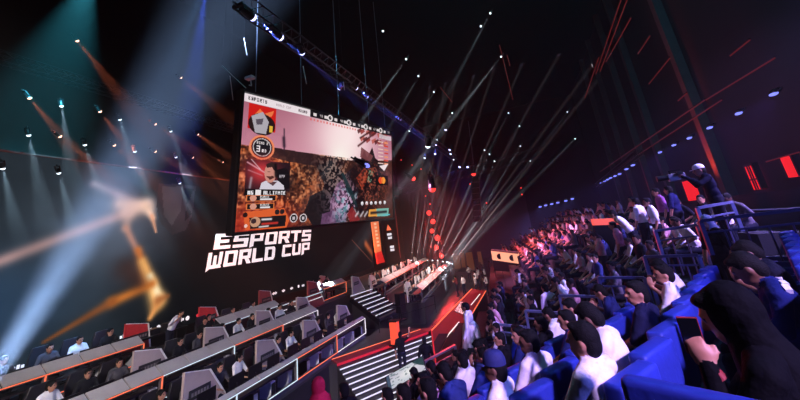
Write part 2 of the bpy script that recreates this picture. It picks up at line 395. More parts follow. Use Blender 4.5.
# ---- the hanging video screen
def build_screen():
    yaw, roll, tilt = .26389614, .03135573, .12383538
    c = Vector((-11.24843, 17.76778, 9.597859)); W = 12.5; H = W * 9 / 16
    h = Vector((math.sin(yaw) * math.cos(roll), math.cos(yaw) * math.cos(roll), math.sin(roll)))
    n0 = h.cross(Vector((0, 0, 1))).normalized(); up0 = n0.cross(h)
    up = up0 * math.cos(tilt) + n0 * math.sin(tilt); nrm = h.cross(up).normalized()
    tl = c - h * W / 2 + up * H / 2
    def uv(px, py):
        r = Vector(ray(px, py)); k = (c - Vector((0, 0, EYE))).dot(nrm) / r.dot(nrm)
        p = r * k + Vector((0, 0, EYE)) - tl; return (p.dot(h) / W, -p.dot(up) / H)
    R = Ras(448, 252); asp = 16 / 9
    U = lambda *pts: [uv(*p) for p in pts]
    n1 = R.noise((9, 6), 1); n2 = .6 * R.noise((26, 16), 2) + .4 * R.noise((60, 36), 12); n3 = .5 * R.noise((70, 42), 3) + .5 * R.noise((130, 76), 13)
    # sky with the low sun
    R.a[:] = (166, 98, 118)
    R.mixin(np.clip(R.v * 1.7, 0, 1) * .8, (232, 164, 182))
    R.mixin((R.noise((7, 9), 31) > .5) * np.clip((n2 - .3), 0, 1) * .5, (150, 96, 122))
    R.disc(uv(345, 138), .30, .42, (250, 206, 214), .9, 1.4); R.disc(uv(346, 134), .22, .42, (255, 232, 232), 1, 1.4); R.disc(uv(341, 158), .10, .16, (255, 244, 236), 1, 1.2)
    # ground
    R.poly(U((234, 146), (262, 146), (283, 149), (300, 153), (325, 156), (345, 160), (372, 161), (396, 160), (396, 230), (232, 236)), (70, 38, 32))
    gm = (R.v > uv(300, 152)[1]) * 1.; gl = np.clip(1.5 - R.u * 2.2, 0, 1)
    R.mixin(gm * np.clip((n2 - .34) * 2.4, 0, 1) * gl, (206, 106, 58)); R.mixin(gm * np.clip((n3 - .5) * 3.2, 0, 1) * gl * .95, (244, 158, 106)); R.mixin(gm * np.clip((.47 - n3) * 4, 0, 1) * gl * .9, (40, 18, 16))
    R.mixin(gm * np.clip((n1 - .45) * 2.2, 0, 1) * .75, (30, 20, 24))
    R.poly(U((262, 146), (283, 149), (325, 156), (346, 161), (340, 170), (316, 166), (290, 162), (266, 156)), (48, 30, 34), .85)
    R.mixin(gm * np.exp(-((R.u - .1) ** 2 / .03 + (R.v - .95) ** 2 / .02)) * .8, (196, 42, 30))
    # rocks, creature, fighter: broken up with fine mottling
    for pts, c_ in ((((316, 166), (330, 160), (342, 172), (338, 190), (344, 200), (332, 208), (320, 198), (324, 184)), (26, 20, 26)),
                    (((310, 196), (322, 190), (334, 200), (330, 224), (312, 225), (304, 212)), (24, 20, 26)), (((340, 178), (352, 168), (360, 186), (358, 206), (344, 216), (336, 198)), (36, 24, 34))):
        R.poly(U(*pts), c_, .92)
    m_ = np.exp(-((R.u - .50) ** 2 / .010 + (R.v - .52) ** 2 / .045)) * gm; R.mixin(m_ * (n3 > .56) * .8, (168, 140, 128)); R.mixin(m_ * (n3 < .42) * .8, (16, 12, 18))
    for pts, c_ in ((((330, 202), (337, 184), (342, 180), (346, 190), (349, 206), (342, 222), (330, 222)), (150, 108, 144)), (((336, 208), (346, 206), (346, 222), (334, 224)), (70, 84, 106)), (((322, 214), (334, 210), (336, 224), (320, 226)), (112, 72, 112))): R.poly(U(*pts), c_, .8)
    m_ = np.exp(-((R.u - .60) ** 2 / .012 + (R.v - .82) ** 2 / .03)) * gm; R.mixin(m_ * (n3 > .55) * .9, (222, 184, 220)); R.mixin(m_ * (n3 < .42) * .9, (24, 20, 36)); R.mixin(m_ * (n2 > .62) * .6, (120, 190, 196))
    R.poly(U((352, 168), (360, 161), (364, 150), (367, 158), (372, 147), (375, 158), (384, 166), (380, 178), (374, 196), (366, 213), (356, 213), (358, 190), (349, 177)), (30, 18, 22))
    for pts, c_ in ((((356, 178), (364, 168), (370, 174), (362, 190)), (150, 54, 34)), (((361, 147), (373, 156), (370, 162), (360, 157)), (122, 66, 70)), (((366, 188), (377, 176), (372, 200), (363, 213)), (82, 44, 38)), (((369, 170), (373, 172), (371, 182), (367, 182)), (110, 150, 124)), (((343, 172), (352, 190), (358, 207), (355, 207), (348, 192), (341, 174)), (22, 48, 54)), (((347, 214), (352, 206), (360, 220), (350, 223)), (140, 40, 44))): R.poly(U(*pts), c_, .9)
    m_ = np.exp(-((R.u - .80) ** 2 / .016 + (R.v - .6) ** 2 / .08)) * gm; R.mixin(m_ * (n3 < .44) * .9, (18, 10, 14)); R.mixin(m_ * (n3 > .62) * .7, (196, 96, 70))
    R.mixin(gm * np.clip(n2 - .25, 0, 1) * np.exp(-((R.u - .95) ** 2 / .01 + (R.v - .62) ** 2 / .08)) * .9, (156, 104, 110))
    for k in range(16):
        x, y = 354 + k * 1.9 + (k % 3), 122 + k * .9 + (k * 7) % 15
        R.poly(U((x, y), (x + 4, y - 2), (x + 5, y + 1), (x + 1, y + 4)), ((150, 52, 48), (84, 32, 36), (190, 90, 80))[k % 3], .85)
    R.seg(uv(358, 146), uv(384, 126), .010, (76, 30, 34), 1, asp); R.seg(uv(360, 138), uv(374, 129), .009, (64, 26, 30), 1, asp)
    R.seg(uv(284, 129), uv(284, 150), .006, (60, 40, 56), 1, asp); R.seg(uv(283.5, 138), uv(284, 146), .014, (60, 40, 56), 1, asp)
    # top bars
    R.rect((0, -.01), (.34, .062), (238, 226, 230)); R.rect((.34, -.01), (1, .062), (20, 18, 22))
    R.text('ESPORTS', .02, .014, .028, (40, 30, 40), asp); R.text('WORLD CUP', .15, .02, .02, (190, 170, 176), asp); R.text('ROUND', .27, .018, .024, (60, 40, 50), asp)
    r = random.Random(8)
    for k in range(9):
        x = .36 + k * .07
        R.rect((x, .018), (x + .02 + .014 * (k % 2), .046), (226, 216, 216))
        if k % 2: R.disc((x + .04, .03), .018, .03, (240, 230, 230)); R.disc((x + .04, .03), .011, .018, (30, 26, 30))
        R.text(str(r.randint(1, 9)) + str(r.randint(0, 9)), x + .042, .02, .022, (200, 190, 190), asp)
    for k in range(16): R.rect((.34 + k * .021, .075), (.35 + k * .021, .095), (226, 90, 84), .7)
    # red emblem card
    a, b = uv(249, 102.5), uv(275, 133)
    R.rect(a, b, (206, 30, 26)); cx, cy = (a[0] + b[0]) / 2, (a[1] + b[1]) / 2
    R.poly([(a[0] + .01, a[1] + .12), (a[0] + .05, a[1] + .03), (a[0] + .07, a[1] + .06), (a[0] + .03, a[1] + .14)], (236, 120, 70)); R.poly([(cx + .01, a[1] + .06), (b[0] - .01, a[1] + .02), (b[0] - .02, a[1] + .07), (cx + .02, a[1] + .09)], (236, 120, 70))
    R.disc((cx, cy + .05), .062, .085, (40, 24, 26)); R.poly([(cx - .05, cy + .0), (cx, cy - .05), (cx + .03, cy + .02), (cx + .02, cy + .12), (cx - .03, cy + .12), (cx - .04, cy + .06)], (176, 170, 178))
    R.poly([(cx - .03, cy + .02), (cx + .005, cy), (cx, cy + .05), (cx - .025, cy + .06)], (90, 80, 92)); R.rect((cx + .035, cy + .05), (cx + .05, cy + .1), (226, 180, 60))
    # round badge
    c0 = uv(262, 147.5); R.disc(c0, .058, .094, (240, 140, 96)); R.disc(c0, .049, .08, (150, 46, 34)); R.disc(c0, .046, .074, (24, 24, 30))
    d = np.hypot((R.u - c0[0]) / .04, (R.v - c0[1]) / .066); R.mixin((abs(d - 1) < .05) * .9, (226, 216, 216))
    R.text('RING 2', c0[0] - .026, c0[1] - .044, .02, (220, 210, 210), asp); R.text('3', c0[0] - .026, c0[1] - .012, .05, (246, 240, 244), asp); R.text('RD', c0[0] + .0, c0[1] + .012, .026, (246, 240, 244), asp)
    # player camera
    a, b = uv(246.5, 159), uv(289, 191); wv, hv = b[0] - a[0], b[1] - a[1]
    q = lambda x, y: (a[0] + x * wv, a[1] + y * hv)
    R.rect(a, b, (34, 22, 30)); R.disc(q(.34, .38), .07, .1, (226, 60, 66), .9, 1.); R.seg(q(.02, .1), q(.4, .4), .006, (226, 160, 170), .9, asp); R.seg(q(.05, .35), q(.35, .5), .005, (200, 120, 130), .8, asp); R.seg(q(.1, 0), q(.3, .3), .004, (226, 200, 206), .8, asp)
    R.poly([q(.66, .28), q(.9, .18), q(1, .4), q(1, .9), q(.8, .95), q(.7, .6)], (22, 18, 24)); R.text('HYP', q(.74, .45)[0], q(.7, .45)[1], .022, (190, 180, 190), asp)
    R.poly([q(.3, 1), q(.34, .74), q(.48, .64), q(.72, .66), q(.86, .82), q(.88, 1)], (214, 208, 220)); R.poly([q(.46, .7), q(.6, .84), q(.7, .68)], (90, 60, 66))
    R.disc(q(.53, .4), .028, .075, (206, 140, 126)); R.poly([q(.42, .12), q(.55, .02), q(.68, .14), q(.68, .34), q(.6, .3), q(.56, .2), q(.44, .24)], (52, 34, 34)); R.poly([q(.44, .52), q(.52, .64), q(.62, .56), q(.6, .5)], (84, 46, 42))
    R.seg(q(.64, .1), q(.66, .5), .012, (16, 14, 18), 1, asp); R.rect(q(.46, .35), q(.52, .38), (40, 20, 22)); R.seg(q(.12, .6), q(.1, .9), .01, (200, 200, 210), .6, asp)
    R.rect(q(0, .96), q(.9, 1.15), (14, 12, 16)); R.text('#6', q(.06, 0)[0], q(0, 1.0)[1], .03, (240, 236, 240), asp); R.rect(q(.22, .97), q(.34, 1.14), (236, 230, 232)); R.text('ALLIANCE', q(.4, 0)[0], q(0, 1.0)[1], .03, (240, 236, 240), asp); R.text('IN', q(.8, 0)[0], q(0, 1.02)[1], .024, (226, 220, 226), asp)
    # small player cards
    for (x0, y0, x1, y1, c_) in ((246, 195, 276, 201, (30, 22, 24)), (246, 203.5, 274, 209, (30, 22, 24))):
        aa, bb = uv(x0, y0), uv(x1, y1); R.rect(aa, bb, (226, 120, 60)); R.rect((aa[0] + .004, aa[1] + .006), (bb[0] - .004, bb[1] - .006), c_); R.disc((aa[0] + .03, (aa[1] + bb[1]) / 2), .014, .022, (216, 150, 130)); R.rect((aa[0] + .06, aa[1] + .026), (bb[0] - .02, aa[1] + .038), (232, 226, 230)); R.text('PLAYER', aa[0] + .06, aa[1] + .006, .016, (220, 214, 214), asp)
    R.poly(U((243, 212), (284, 208), (289, 220), (286, 228), (245, 230)), (222, 96, 48)); R.poly(U((249, 218), (286, 215), (285, 226), (250, 229)), (26, 20, 24))
    R.disc(uv(255, 222), .022, .036, (200, 150, 120)); R.disc(uv(253.5, 221), .012, .018, (60, 40, 44)); R.seg(uv(262, 219.5), uv(271, 219), .008, (240, 236, 240), 1, asp); R.seg(uv(262, 224), uv(277, 222.8), .009, (206, 52, 44), 1, asp); R.seg(uv(259, 227), uv(268, 226), .006, (236, 230, 232), 1, asp)
    R.disc(uv(277, 212), .012, .02, (40, 30, 34)); R.disc(uv(282, 211.5), .012, .02, (40, 30, 34)); R.disc(uv(245, 215), .01, .018, (40, 20, 22)); R.disc(uv(245.5, 226), .007, .012, (240, 200, 190))
    for x in (293.5, 303): R.disc(uv(x, 218), .02, .034, (226, 216, 220)); R.disc(uv(x, 218), .016, .028, (20, 18, 24)); R.rect((uv(x, 218)[0] - .006, uv(x, 218)[1] - .012), (uv(x, 218)[0] + .006, uv(x, 218)[1] + .012), (200, 190, 196))
    # weapons bottom right, logo box, kill list
    R.poly(U((369, 209.5), (388.5, 208), (388, 216), (368, 216.5)), (236, 160, 70)); R.poly(U((376, 209), (388.5, 208), (388, 216), (377, 216.4)), (96, 190, 196), .8); R.seg(uv(371, 213), uv(386, 211.6), .014, (30, 24, 30), 1, asp); R.rect((.9, .955), (.97, .97), (96, 190, 200))
    for x in (357, 362, 366): R.seg(uv(x - 1.5, 216), uv(x + 1, 212), .012, (220, 214, 220), .8, asp)
    for k in range(6): p = uv(362 + 4.5 * k, 203.4 - .2 * k); R.disc(p, .011, .018, (240, 236, 240)); R.rect((p[0] - .004, p[1]), (p[0] + .004, p[1] + .02), (200, 60, 50) if k == 1 else (180, 180, 190))
    a, b = uv(375.3, 175), uv(388, 185.5); R.rect(a, b, (18, 14, 16)); m_ = ((a[0] + b[0]) / 2, (a[1] + b[1]) / 2); R.disc((m_[0] - .012, m_[1]), .021, .036, (232, 76, 40)); R.disc((m_[0] + .012, m_[1]), .021, .036, (246, 160, 60)); R.disc(m_, .009, .028, (240, 120, 50))
    for k in range(7): p = uv(378, 141 + k * 3.6); R.rect((p[0], p[1]), (p[0] + .05, p[1] + .012), (236, 200, 190)); R.rect((p[0] + .06, p[1] - .004), (p[0] + .1, p[1] + .014), (214, 70, 60) if k % 2 else (236, 150, 110))
    R.poly(U((379, 166), (388, 164), (384, 171)), (240, 224, 226)); R.poly(U((379, 134), (391, 137), (391, 141), (379, 138)), (220, 214, 220), .8)
    t = thing('video_screen', c - up * H / 2, 0, 'big bright video screen hung tilted over the stage showing a shooter game', 'screen')
    L = Vector(t.location)
    me = R.mesh('screen_face', tl + nrm * .02 - L, h * W, -up * H, em_attr('video_picture', .96)); link(bpy.data.objects.new('screen_face', me), t)
    rot = Matrix((h, nrm, up)).transposed()
    MB().box(c - nrm * .25 - L, (W + .3, .5, H + .34), 0, rot).build('cabinet', M['black_metal'], t)
    mb = MB()
    for sx in (-1, 1): mb.box(c + h * sx * (W / 2 + .09) + nrm * .05 - L, (.12, .2, H + .3), 0, rot)
    for sz in (-1, 1): mb.box(c + up * sz * (H / 2 + .09) + nrm * .05 - L, (W + .3, .2, .12), 0, rot)
    mb.build('bezel', M['plastic_black'], t)
    for f_ in (-.44, -.2, .05, .3, .46):
        a = c + h * f_ * W + up * (H / 2 + .1) - nrm * .2
        mb = MB().tube(a - L, (a.x - L.x, a.y - L.y, 25.95 - L.z), .02, 6); mb.build('hanging_cable', M['steel'], t)
build_screen()

# ================================================================== PEOPLE
def sdf(pr, P):
    if pr[0] == 'c':
        _, a, b, r0, r1, _t = pr; a, b = np.array(a), np.array(b); d = b - a
        t = np.clip(((P - a) @ d) / (d @ d + 1e-12), 0, 1)
        return np.linalg.norm(P - a - t[:, None] * d, axis=1) - (r0 + (r1 - r0) * t)
    _, c, r, rot, _t = pr
    q = (P - np.array(c)) @ np.array(rot); r = np.array(r)
    k = np.linalg.norm(q / r, axis=1); return (k - 1) * r.min()

def prim_mesh(pr, mb):
    if pr[0] == 'c':
        _, a, b, r0, r1, _t = pr; a, b = Vector(a), Vector(b); d = b - a
        if d.length < 1e-5: d = Vector((0, 0, 1e-3))
        ax = d.normalized(); x = ax.orthogonal().normalized(); y = ax.cross(x); n = 12; rings = []
        for k in range(5): t = -PI / 2 + k * PI / 8; rings.append((a + ax * r0 * math.sin(t), r0 * max(math.cos(t), .02)))
        for k in range(5): t = k * PI / 8; rings.append((b + ax * r1 * math.sin(t), r1 * max(math.cos(t), .02)))
        vs = [p + x * (r * math.cos(2 * PI * i / n)) + y * (r * math.sin(2 * PI * i / n)) for p, r in rings for i in range(n)]
        fs = [(j * n + i, j * n + (i + 1) % n, (j + 1) * n + (i + 1) % n, (j + 1) * n + i) for j in range(len(rings) - 1) for i in range(n)]
        fs += [tuple(range(n))[::-1], tuple(range((len(rings) - 1) * n, len(rings) * n))]
        mb.add(vs, fs)
    else:
        _, c, r, rot, _t = pr; tmp = MB().ball((0, 0, 0), r, 0, 20, 14); Rm = Matrix([list(q) for q in rot])
        mb.add([Vector(c) + Rm @ Vector(v) for v in tmp.v], tmp.f)

I3 = ((1, 0, 0), (0, 1, 0), (0, 0, 1))
def rotz(a): return tuple(tuple(r) for r in Matrix.Rotation(a, 3, 'Z'))

def remeshed(prims, name, voxel, tags, mats, smooth=3):
    mb = MB()
    for p in prims: prim_mesh(p, mb)
    me = bpy.data.meshes.new('raw'); me.from_pydata(mb.v, [], mb.f)
    o = bpy.data.objects.new('raw', me); COL.objects.link(o)
    m = o.modifiers.new('r', 'REMESH'); m.mode = 'VOXEL'; m.voxel_size = voxel
    s = o.modifiers.new('s', 'SMOOTH'); s.factor = .5; s.iterations = smooth
    dg = bpy.context.evaluated_depsgraph_get(); dg.update()
    out = bpy.data.meshes.new_from_object(o.evaluated_get(dg)); out.name = name
    bpy.data.objects.remove(o); bpy.data.meshes.remove(me)
    n = len(out.polygons); C = np.empty(n * 3); out.polygons.foreach_get('center', C); C = C.reshape(-1, 3)
    best = np.full(n, 9.); mi = np.zeros(n, int)
    for p in prims:
        d = sdf(p, C) - (.004 if p[-1] in ('hair', 'shirt') else 0); k = d < best; best[k] = d[k]; mi[k] = tags.index(p[-1])
    out.materials.clear()
    for q in mats: out.materials.append(q)
    out.polygons.foreach_set('material_index', mi); out.polygons.foreach_set('use_smooth', [True] * n); out.update()
    return out

def hand(prims, wr, dirv, palm_n, side, curl=.5, tagname='skin'):
    """palm, four unequal bent fingers and a thumb; dirv points from the wrist to the fingers"""
    d = Vector(dirv).normalized(); nn = Vector(palm_n).normalized(); x = d.cross(nn).normalized() * side; w = Vector(wr)
    c = w + d * .05
    prims.append(('e', tuple(c), (.041, .05, .017), tuple(tuple(r) for r in Matrix((x, d, x.cross(d))).transposed()), tagname))
    for i, (o, L) in enumerate(((-.03, .066), (-.01, .078), (.01, .074), (.029, .058))):
        a = w + d * .088 + x * o; b = a + (d * math.cos(curl) + nn * math.sin(curl)) * L * .5; e = b + (d * math.cos(curl * 2.2) + nn * math.sin(curl * 2.2)) * L * .5
        prims += [('c', tuple(a - d * .02), tuple(b), .0095, .009, tagname), ('c', tuple(b), tuple(e), .009, .0075, tagname)]
    a = w + d * .03 - x * .03; b = a + (d * .6 - x * .7 + nn * .35).normalized() * .04; e = b + (d * .9 - x * .1 + nn * .4).normalized() * .032
    prims += [('c', tuple(a), tuple(b), .012, .0105, tagname), ('c', tuple(b), tuple(e), .0105, .0085, tagname)]

def figure(pose):
    """joints of a figure that faces +Y, origin on the floor under the hips; returns (body prims, hair prims, head centre, head yaw)"""
    sit = pose.get('sit', True); lean = pose.get('lean', 0.); yaw = pose.get('yaw', 0.); bow = pose.get('bow', 0.)
    hz = .54 if sit else .92
    up = Vector((0, math.sin(lean), math.cos(lean)))
    pel = Vector((0, 0, hz)); chest = pel + up * .33; neck = pel + up * .53 + Vector((0, .01, 0)); sh = pel + up * .47
    fw = Vector((-math.sin(yaw), math.cos(yaw), 0))
    head = neck + Vector((0, math.sin(lean) * .1, .135)) + fw * (.03 + .05 * bow) - Vector((0, 0, .03 * bow))
    Hr = Matrix.Rotation(yaw, 3, 'Z') @ Matrix.Rotation(-bow * .7 - .0, 3, 'X'); ht = tuple(tuple(r) for r in Hr)
    hp = lambda x, y, z: tuple(head + Hr @ Vector((x, y, z)))
    lr = Matrix.Rotation(-lean, 3, 'X'); lt = tuple(tuple(r) for r in lr)
    P = [('e', tuple(head), (.074, .094, .112), ht, 'skin'), ('e', hp(0, .03, -.065), (.054, .066, .058), ht, 'skin'), ('c', hp(0, .092, .012), hp(0, .112, -.022), .011, .016, 'skin'),
         ('e', hp(-.076, -.005, -.01), (.012, .022, .032), ht, 'skin'), ('e', hp(.076, -.005, -.01), (.012, .022, .032), ht, 'skin'),
         ('e', hp(0, .08, .03), (.05, .02, .012), ht, 'skin'), ('c', hp(-.022, .09, -.062), hp(.022, .09, -.062), .009, .009, 'lip'),
         ('e', hp(-.031, .084, .01), (.014, .009, .008), ht, 'eye'), ('e', hp(.031, .084, .01), (.014, .009, .008), ht, 'eye'),
         ('c', tuple(neck - up * .06), tuple(head - Vector((0, 0, .05))), .056, .05, 'skin'),
         ('c', tuple(neck - up * .075), tuple(neck - up * .03), .082, .066, 'shirt'),
         ('e', tuple(chest + up * .03), (.172, .118, .2), lt, 'shirt'), ('e', tuple(pel + up * .14), (.158, .118, .19), lt, 'shirt'), ('e', tuple(pel + up * .02), (.172, .132, .12), lt, 'trousers')]
    S = {}
    for s, n_ in ((-1, 'R'), (1, 'L')):
        # +X is the figure's right when it faces +Y
        a = sh + Vector((-s * .165, 0, 0)); el = Vector(pose['el' + n_]) + pel; wr = Vector(pose['wr' + n_]) + pel
        P += [('c', tuple(sh + up * .02 + Vector((-s * .05, 0, .02))), tuple(a), .07, .066, 'shirt'), ('c', tuple(a), tuple(el), .062, .05, 'shirt'),
              ('c', tuple(el), tuple(wr), .047 if pose.get('long') else .041, .037 if pose.get('long') else .028, 'shirt' if pose.get('long') else 'skin')]
        d = (wr - el).normalized(); hand(P, wr, pose.get('hd' + n_, d), pose.get('pn' + n_, (0, .2, -1)), s, pose.get('curl', .45))
        if sit:
            hip = pel + Vector((-s * .095, .03, -.01)); kn = Vector((-s * .13, .45, .53)); an = Vector((-s * .12, .45 + pose.get('foot', .0), .1))
        else:
            hip = pel + Vector((-s * .09, 0, -.02)); kn = Vector((-s * .1, pose.get('stride', 0.) * s + .03, .5)); an = Vector((-s * .11, pose.get('stride', 0.) * s * 1.5 - .02, .09))
        P += [('c', tuple(hip), tuple(kn), .09, .064, 'trousers'), ('c', tuple(kn), tuple(an), .06, .044, 'trousers'), ('c', (an.x, an.y - .03, .045), (an.x, an.y + .15, .038), .045, .036, 'shoe')]
    if pose.get('thobe'):
        P += [('c', (0, -.02, hz + .1), (0, .0, .3), .2, .29, 'shirt'), ('c', (0, 0, .32), (0, 0, .2), .29, .16, 'shirt')]
    hr = [('e', hp(0, -.018, .028), (.083, .094, .1), ht, 'hair'), ('e', hp(0, -.045, -.02), (.074, .068, .085), ht, 'hair'), ('e', hp(0, .04, .085), (.062, .05, .03), ht, 'hair')]
    if pose.get('longhair'): hr += [('c', hp(0, -.06, 0), tuple(neck + Vector((0, -.1, -.2))), .085, .07, 'hair')]
    return P, hr, head, Hr

TAGS = ['skin', 'shirt', 'trousers', 'shoe', 'hair', 'eye', 'lip']
mk('eye_dark', (24, 18, 18), .3); mk('lip', (150, 84, 76), .5)
def body_mats(skin='skin', trousers='trousers'):
    return [M[skin], M['shirt'], M[trousers], M['shoe'], M['hair'], M['eye_dark'], M['lip']]

rest = dict(elR=(.25, .06, .27), wrR=(.12, .3, .12), elL=(-.25, .06, .27), wrL=(-.12, .3, .12))
hold = dict(elR=(.23, .12, .25), wrR=(.08, .33, .38), elL=(-.23, .12, .25), wrL=(-.07, .33, .36), hdR=(-.1, .1, 1), hdL=(.1, .1, 1), pnR=(-1, 0, 0), pnL=(1, 0, 0))
down = dict(elR=(.25, .0, .18), wrR=(.25, .1, -.08), elL=(-.25, .0, .18), wrL=(-.25, .1, -.08))
POSES = {
    'sit_rest': dict(rest, lean=-.08, yaw=.25), 'sit_left': dict(rest, lean=-.02, yaw=.75), 'sit_bow': dict(hold, lean=.16, bow=.8, yaw=-.1), 'sit_fwd': dict(rest, lean=.3, bow=.4, yaw=.3),
    'stand': dict(down, sit=False), 'stand_walk': dict(down, sit=False, stride=.16, lean=.06, yaw=.3), 'stand_bend': dict(hold, sit=False, lean=.5, bow=.5), 'stand_phone': dict(hold, sit=False, lean=.03, bow=.4),
    'stand_wave': dict(down, sit=False, elR=(.3, .06, .52), wrR=(.4, .12, .76), hdR=(.1, 0, 1), pnR=(0, 1, 0)),
    'stand_thobe': dict(down, sit=False, thobe=True, long=True, stride=.1), 'sit_thobe': dict(rest, lean=-.05, yaw=-.2, long=True, thobe=False),
    'play': dict(lean=.05, yaw=0., elR=(.27, .12, .22), wrR=(.2, .4, .2), elL=(-.27, .12, .22), wrL=(-.2, .4, .2), curl=.3), 'play_turn': dict(lean=.0, yaw=.5, elR=(.27, .12, .22), wrR=(.2, .4, .2), elL=(-.27, .12, .22), wrL=(-.2, .4, .2), curl=.3),
    'shoot': dict(sit=False, lean=.08, bow=.2, yaw=0., elR=(.26, .16, .34), wrR=(.07, .34, .56), elL=(-.24, .22, .36), wrL=(-.08, .42, .56), hdR=(-.2, .5, .4), hdL=(.2, .6, .3), pnR=(-1, 0, 0), pnL=(1, 0, 0), long=True),
    'raise_phone': dict(lean=.08, bow=.6, yaw=.1, long=True, elR=(.24, .25, .2), wrR=(.1, .4, .1), elL=(-.28, .17, .2), wrL=(-.18, .2, .46), hdL=(.05, .3, 1), pnL=(1, .2, 0), curl=.7),
}
_cache = {}
def body(pose, voxel, skin='skin', trousers='trousers', near=False):
    """(body mesh, hair mesh or None, head centre, head rotation); meshes are shared by every copy"""
    key = (pose, voxel, skin, trousers, near)
    if key not in _cache:
        P, hr, head, Hr = figure(POSES[pose])
        if near:
            me = remeshed(P, 'body', voxel, TAGS, body_mats(skin, trousers), 2); h_ = remeshed(hr, 'hair', voxel, TAGS, body_mats(skin), 2)
        else:
            me = remeshed(P + hr, 'body', voxel, TAGS, body_mats(skin, trousers), 1); h_ = None
        _cache[key] = (me, h_, head, Hr)
    return _cache[key]

def person(pose, loc, rz, colr, label, group=None, near=False, voxel=None, skin='skin', trousers='trousers', name='spectator', hair=True, scale=1.):
    voxel = voxel or (.011 if near else .03)
    me, hm, head, Hr = body(pose, voxel, skin, trousers, near)
    c = (*lin(colr), 1)
    if not near:
        o = link(bpy.data.objects.new(name, me)); o.location = loc; o.rotation_euler = (0, 0, rz); o.color = c; o.scale = (scale,) * 3
        tag(o, label, 'person', group); return o
    t = thing(name, loc, rz, label, 'person', group); t.scale = (scale,) * 3
    b = link(bpy.data.objects.new('body', me), t); b.color = c
    if hair: link(bpy.data.objects.new('hair', hm), t)
    t['_'] = 0; del t['_']
    return t

# ================================================================== STAGE
ROWX = [-8.33, -10.72, -13.26]; LEDZ = [1.30, 1.80, 2.30]; BASEZ = [.67, 1.22, 1.73]; DECKZ = [.5, 1.0, 1.5]
struct('stage_floor', MB().span((-10.55, 2, FL), (-8.2, 15.4, .5)).span((-13.0, 1.5, FL), (-10.55, 15.0, 1.0)).span((XW + .1, 1.5, FL), (-13.0, 15.9, 1.5)).span((-13.0, 10.4, 1.0), (-11.95, 13.9, 1.28)), M['stage_deck'])
# far wing platforms, turned a little
WAZ = math.radians(-5.8); wd = Vector((math.sin(WAZ), math.cos(WAZ), 0)); wq = Vector((math.cos(WAZ), -math.sin(WAZ), 0))
def wing(o, t, q, z): return Vector(o) + wd * t + wq * q + Vector((0, 0, z))
mb = MB()
for o, t0, t1, z in (((-9.8, 21, 0), 0, 16.5, 1.25), ((-7.6, 22, 0), 0, 17.5, .55)):
    pts = [wing(o, t0, .1, FL), wing(o, t1, .1, FL), wing(o, t1, -2.4, FL), wing(o, t0, -2.4, FL)]
    mb.prism(pts, (0, 0, z - FL))
mb.prism([(-12.2, 17.0, FL), (-12.2, 22.5, FL), (XW + .1, 22.5, FL), (XW + .1, 17.0, FL)], (0, 0, 1.5 - FL))
mb.prism([(-12.3, 22.5, FL), (-14, 37, FL), (XW + .1, 37, FL), (XW + .1, 22.5, FL)], (0, 0, 1.6 - FL))
struct('stage_wing_floor', mb, M['stage_deck'])

def team_desk(y0, L, row, led, label, panels=3, x=None, z=None, base=None, o=None, dirv=None, back=.75):
    """long low desk: sloped grey cowl panels, light strip round an open front, dark skirt"""
    x = ROWX[row] if x is None else x; z = LEDZ[row] if z is None else z; base = BASEZ[row] if base is None else base
    rz = 0. if dirv is None else -dirv
    deck = base - .17
    t = thing('team_desk', (x, y0, deck) if o is None else o, rz, label, 'desk', 'team desks of the stage')
    zz = z - deck; bz = base - deck; sw = .022; cw, ch = (.16, .10) if o is None and row == 0 else (.40, .24)
    for k in range(panels):
        a, b = k * L / panels + .02, (k + 1) * L / panels - .02
        MB().prism([(0, a, zz + .02), (-cw + .03, a, zz + ch), (-cw, a, zz + ch - .03), (-.05, a, zz)], (0, b - a, 0)).build('cowl_panel', M['cowl_grey'], t)
    MB().span((-.98, .02, zz - .34), (-.30, L - .02, zz - .28)).build('desk_top', M['plate_dark'], t)
    fr = MB().span((-.10, 0, zz - .05), (-.01, L, zz)).span((-.10, 0, bz - .06), (-.01, L, bz))
    for e in (0, L - .05): fr.span((-.10, e, bz), (-.02, e + .05, zz - .05))
    fr.build('front_frame', M['frame_grey'], t)
    MB().span((-.012, 0, zz - sw), (.012, L, zz)).build('light_strip', M[led], t)
    if o is None: MB().span((-.012, 0, bz - sw), (.012, L, bz)).build('light_strip', M[led], t)
    if o is None: MB().span((-.012, L - sw * 1.3, bz), (.012, L, zz - sw)).build('light_strip', M[led], t)
    MB().span((-.16, 0, .0), (-.04, L, bz - .06)).build('skirt', M['frame_grey'], t)
    for e in (.06, L - .1): MB().span((-.95, e, 0), (-.86, e + .04, zz - .34)).build('leg', M['black_metal'], t)
    return t

def fin(p, label, colr='fin_grey', w=1.5, h=1.25, rz=0., s=1.):
    """upright trapezoid divider facing the audience, with a pale edge and a dark team plate"""
    t = thing('team_divider', p, rz, label, 'divider panel', 'team dividers of the stage'); t.scale = (s,) * 3
    pts = [(0, 0, 0), (0, 0, h), (0, .78, h * .86), (0, w, .12), (0, w, 0)]
    MB().prism(pts, (-.09, 0, 0)).build('panel', M[colr], t)
    MB().bar((.005, .76, h * .87), (.005, w, .12), .05, .04).bar((.005, .0, h), (.005, .78, h * .87), .03, .025).build('edge_trim', M['fin_edge'], t)
    mb = MB().span((.002, .16, h * .52), (.02, .80, h * .68)); pl = mb.build('name_plate', M['plate_dark'], t)
    mb = MB()
    for k in range(6): mb.span((.021, .22 + k * .09, h * .57), (.026, .28 + k * .09, h * .63))
    mb.build('name_lettering', M['plate_mark'], pl)
    return t

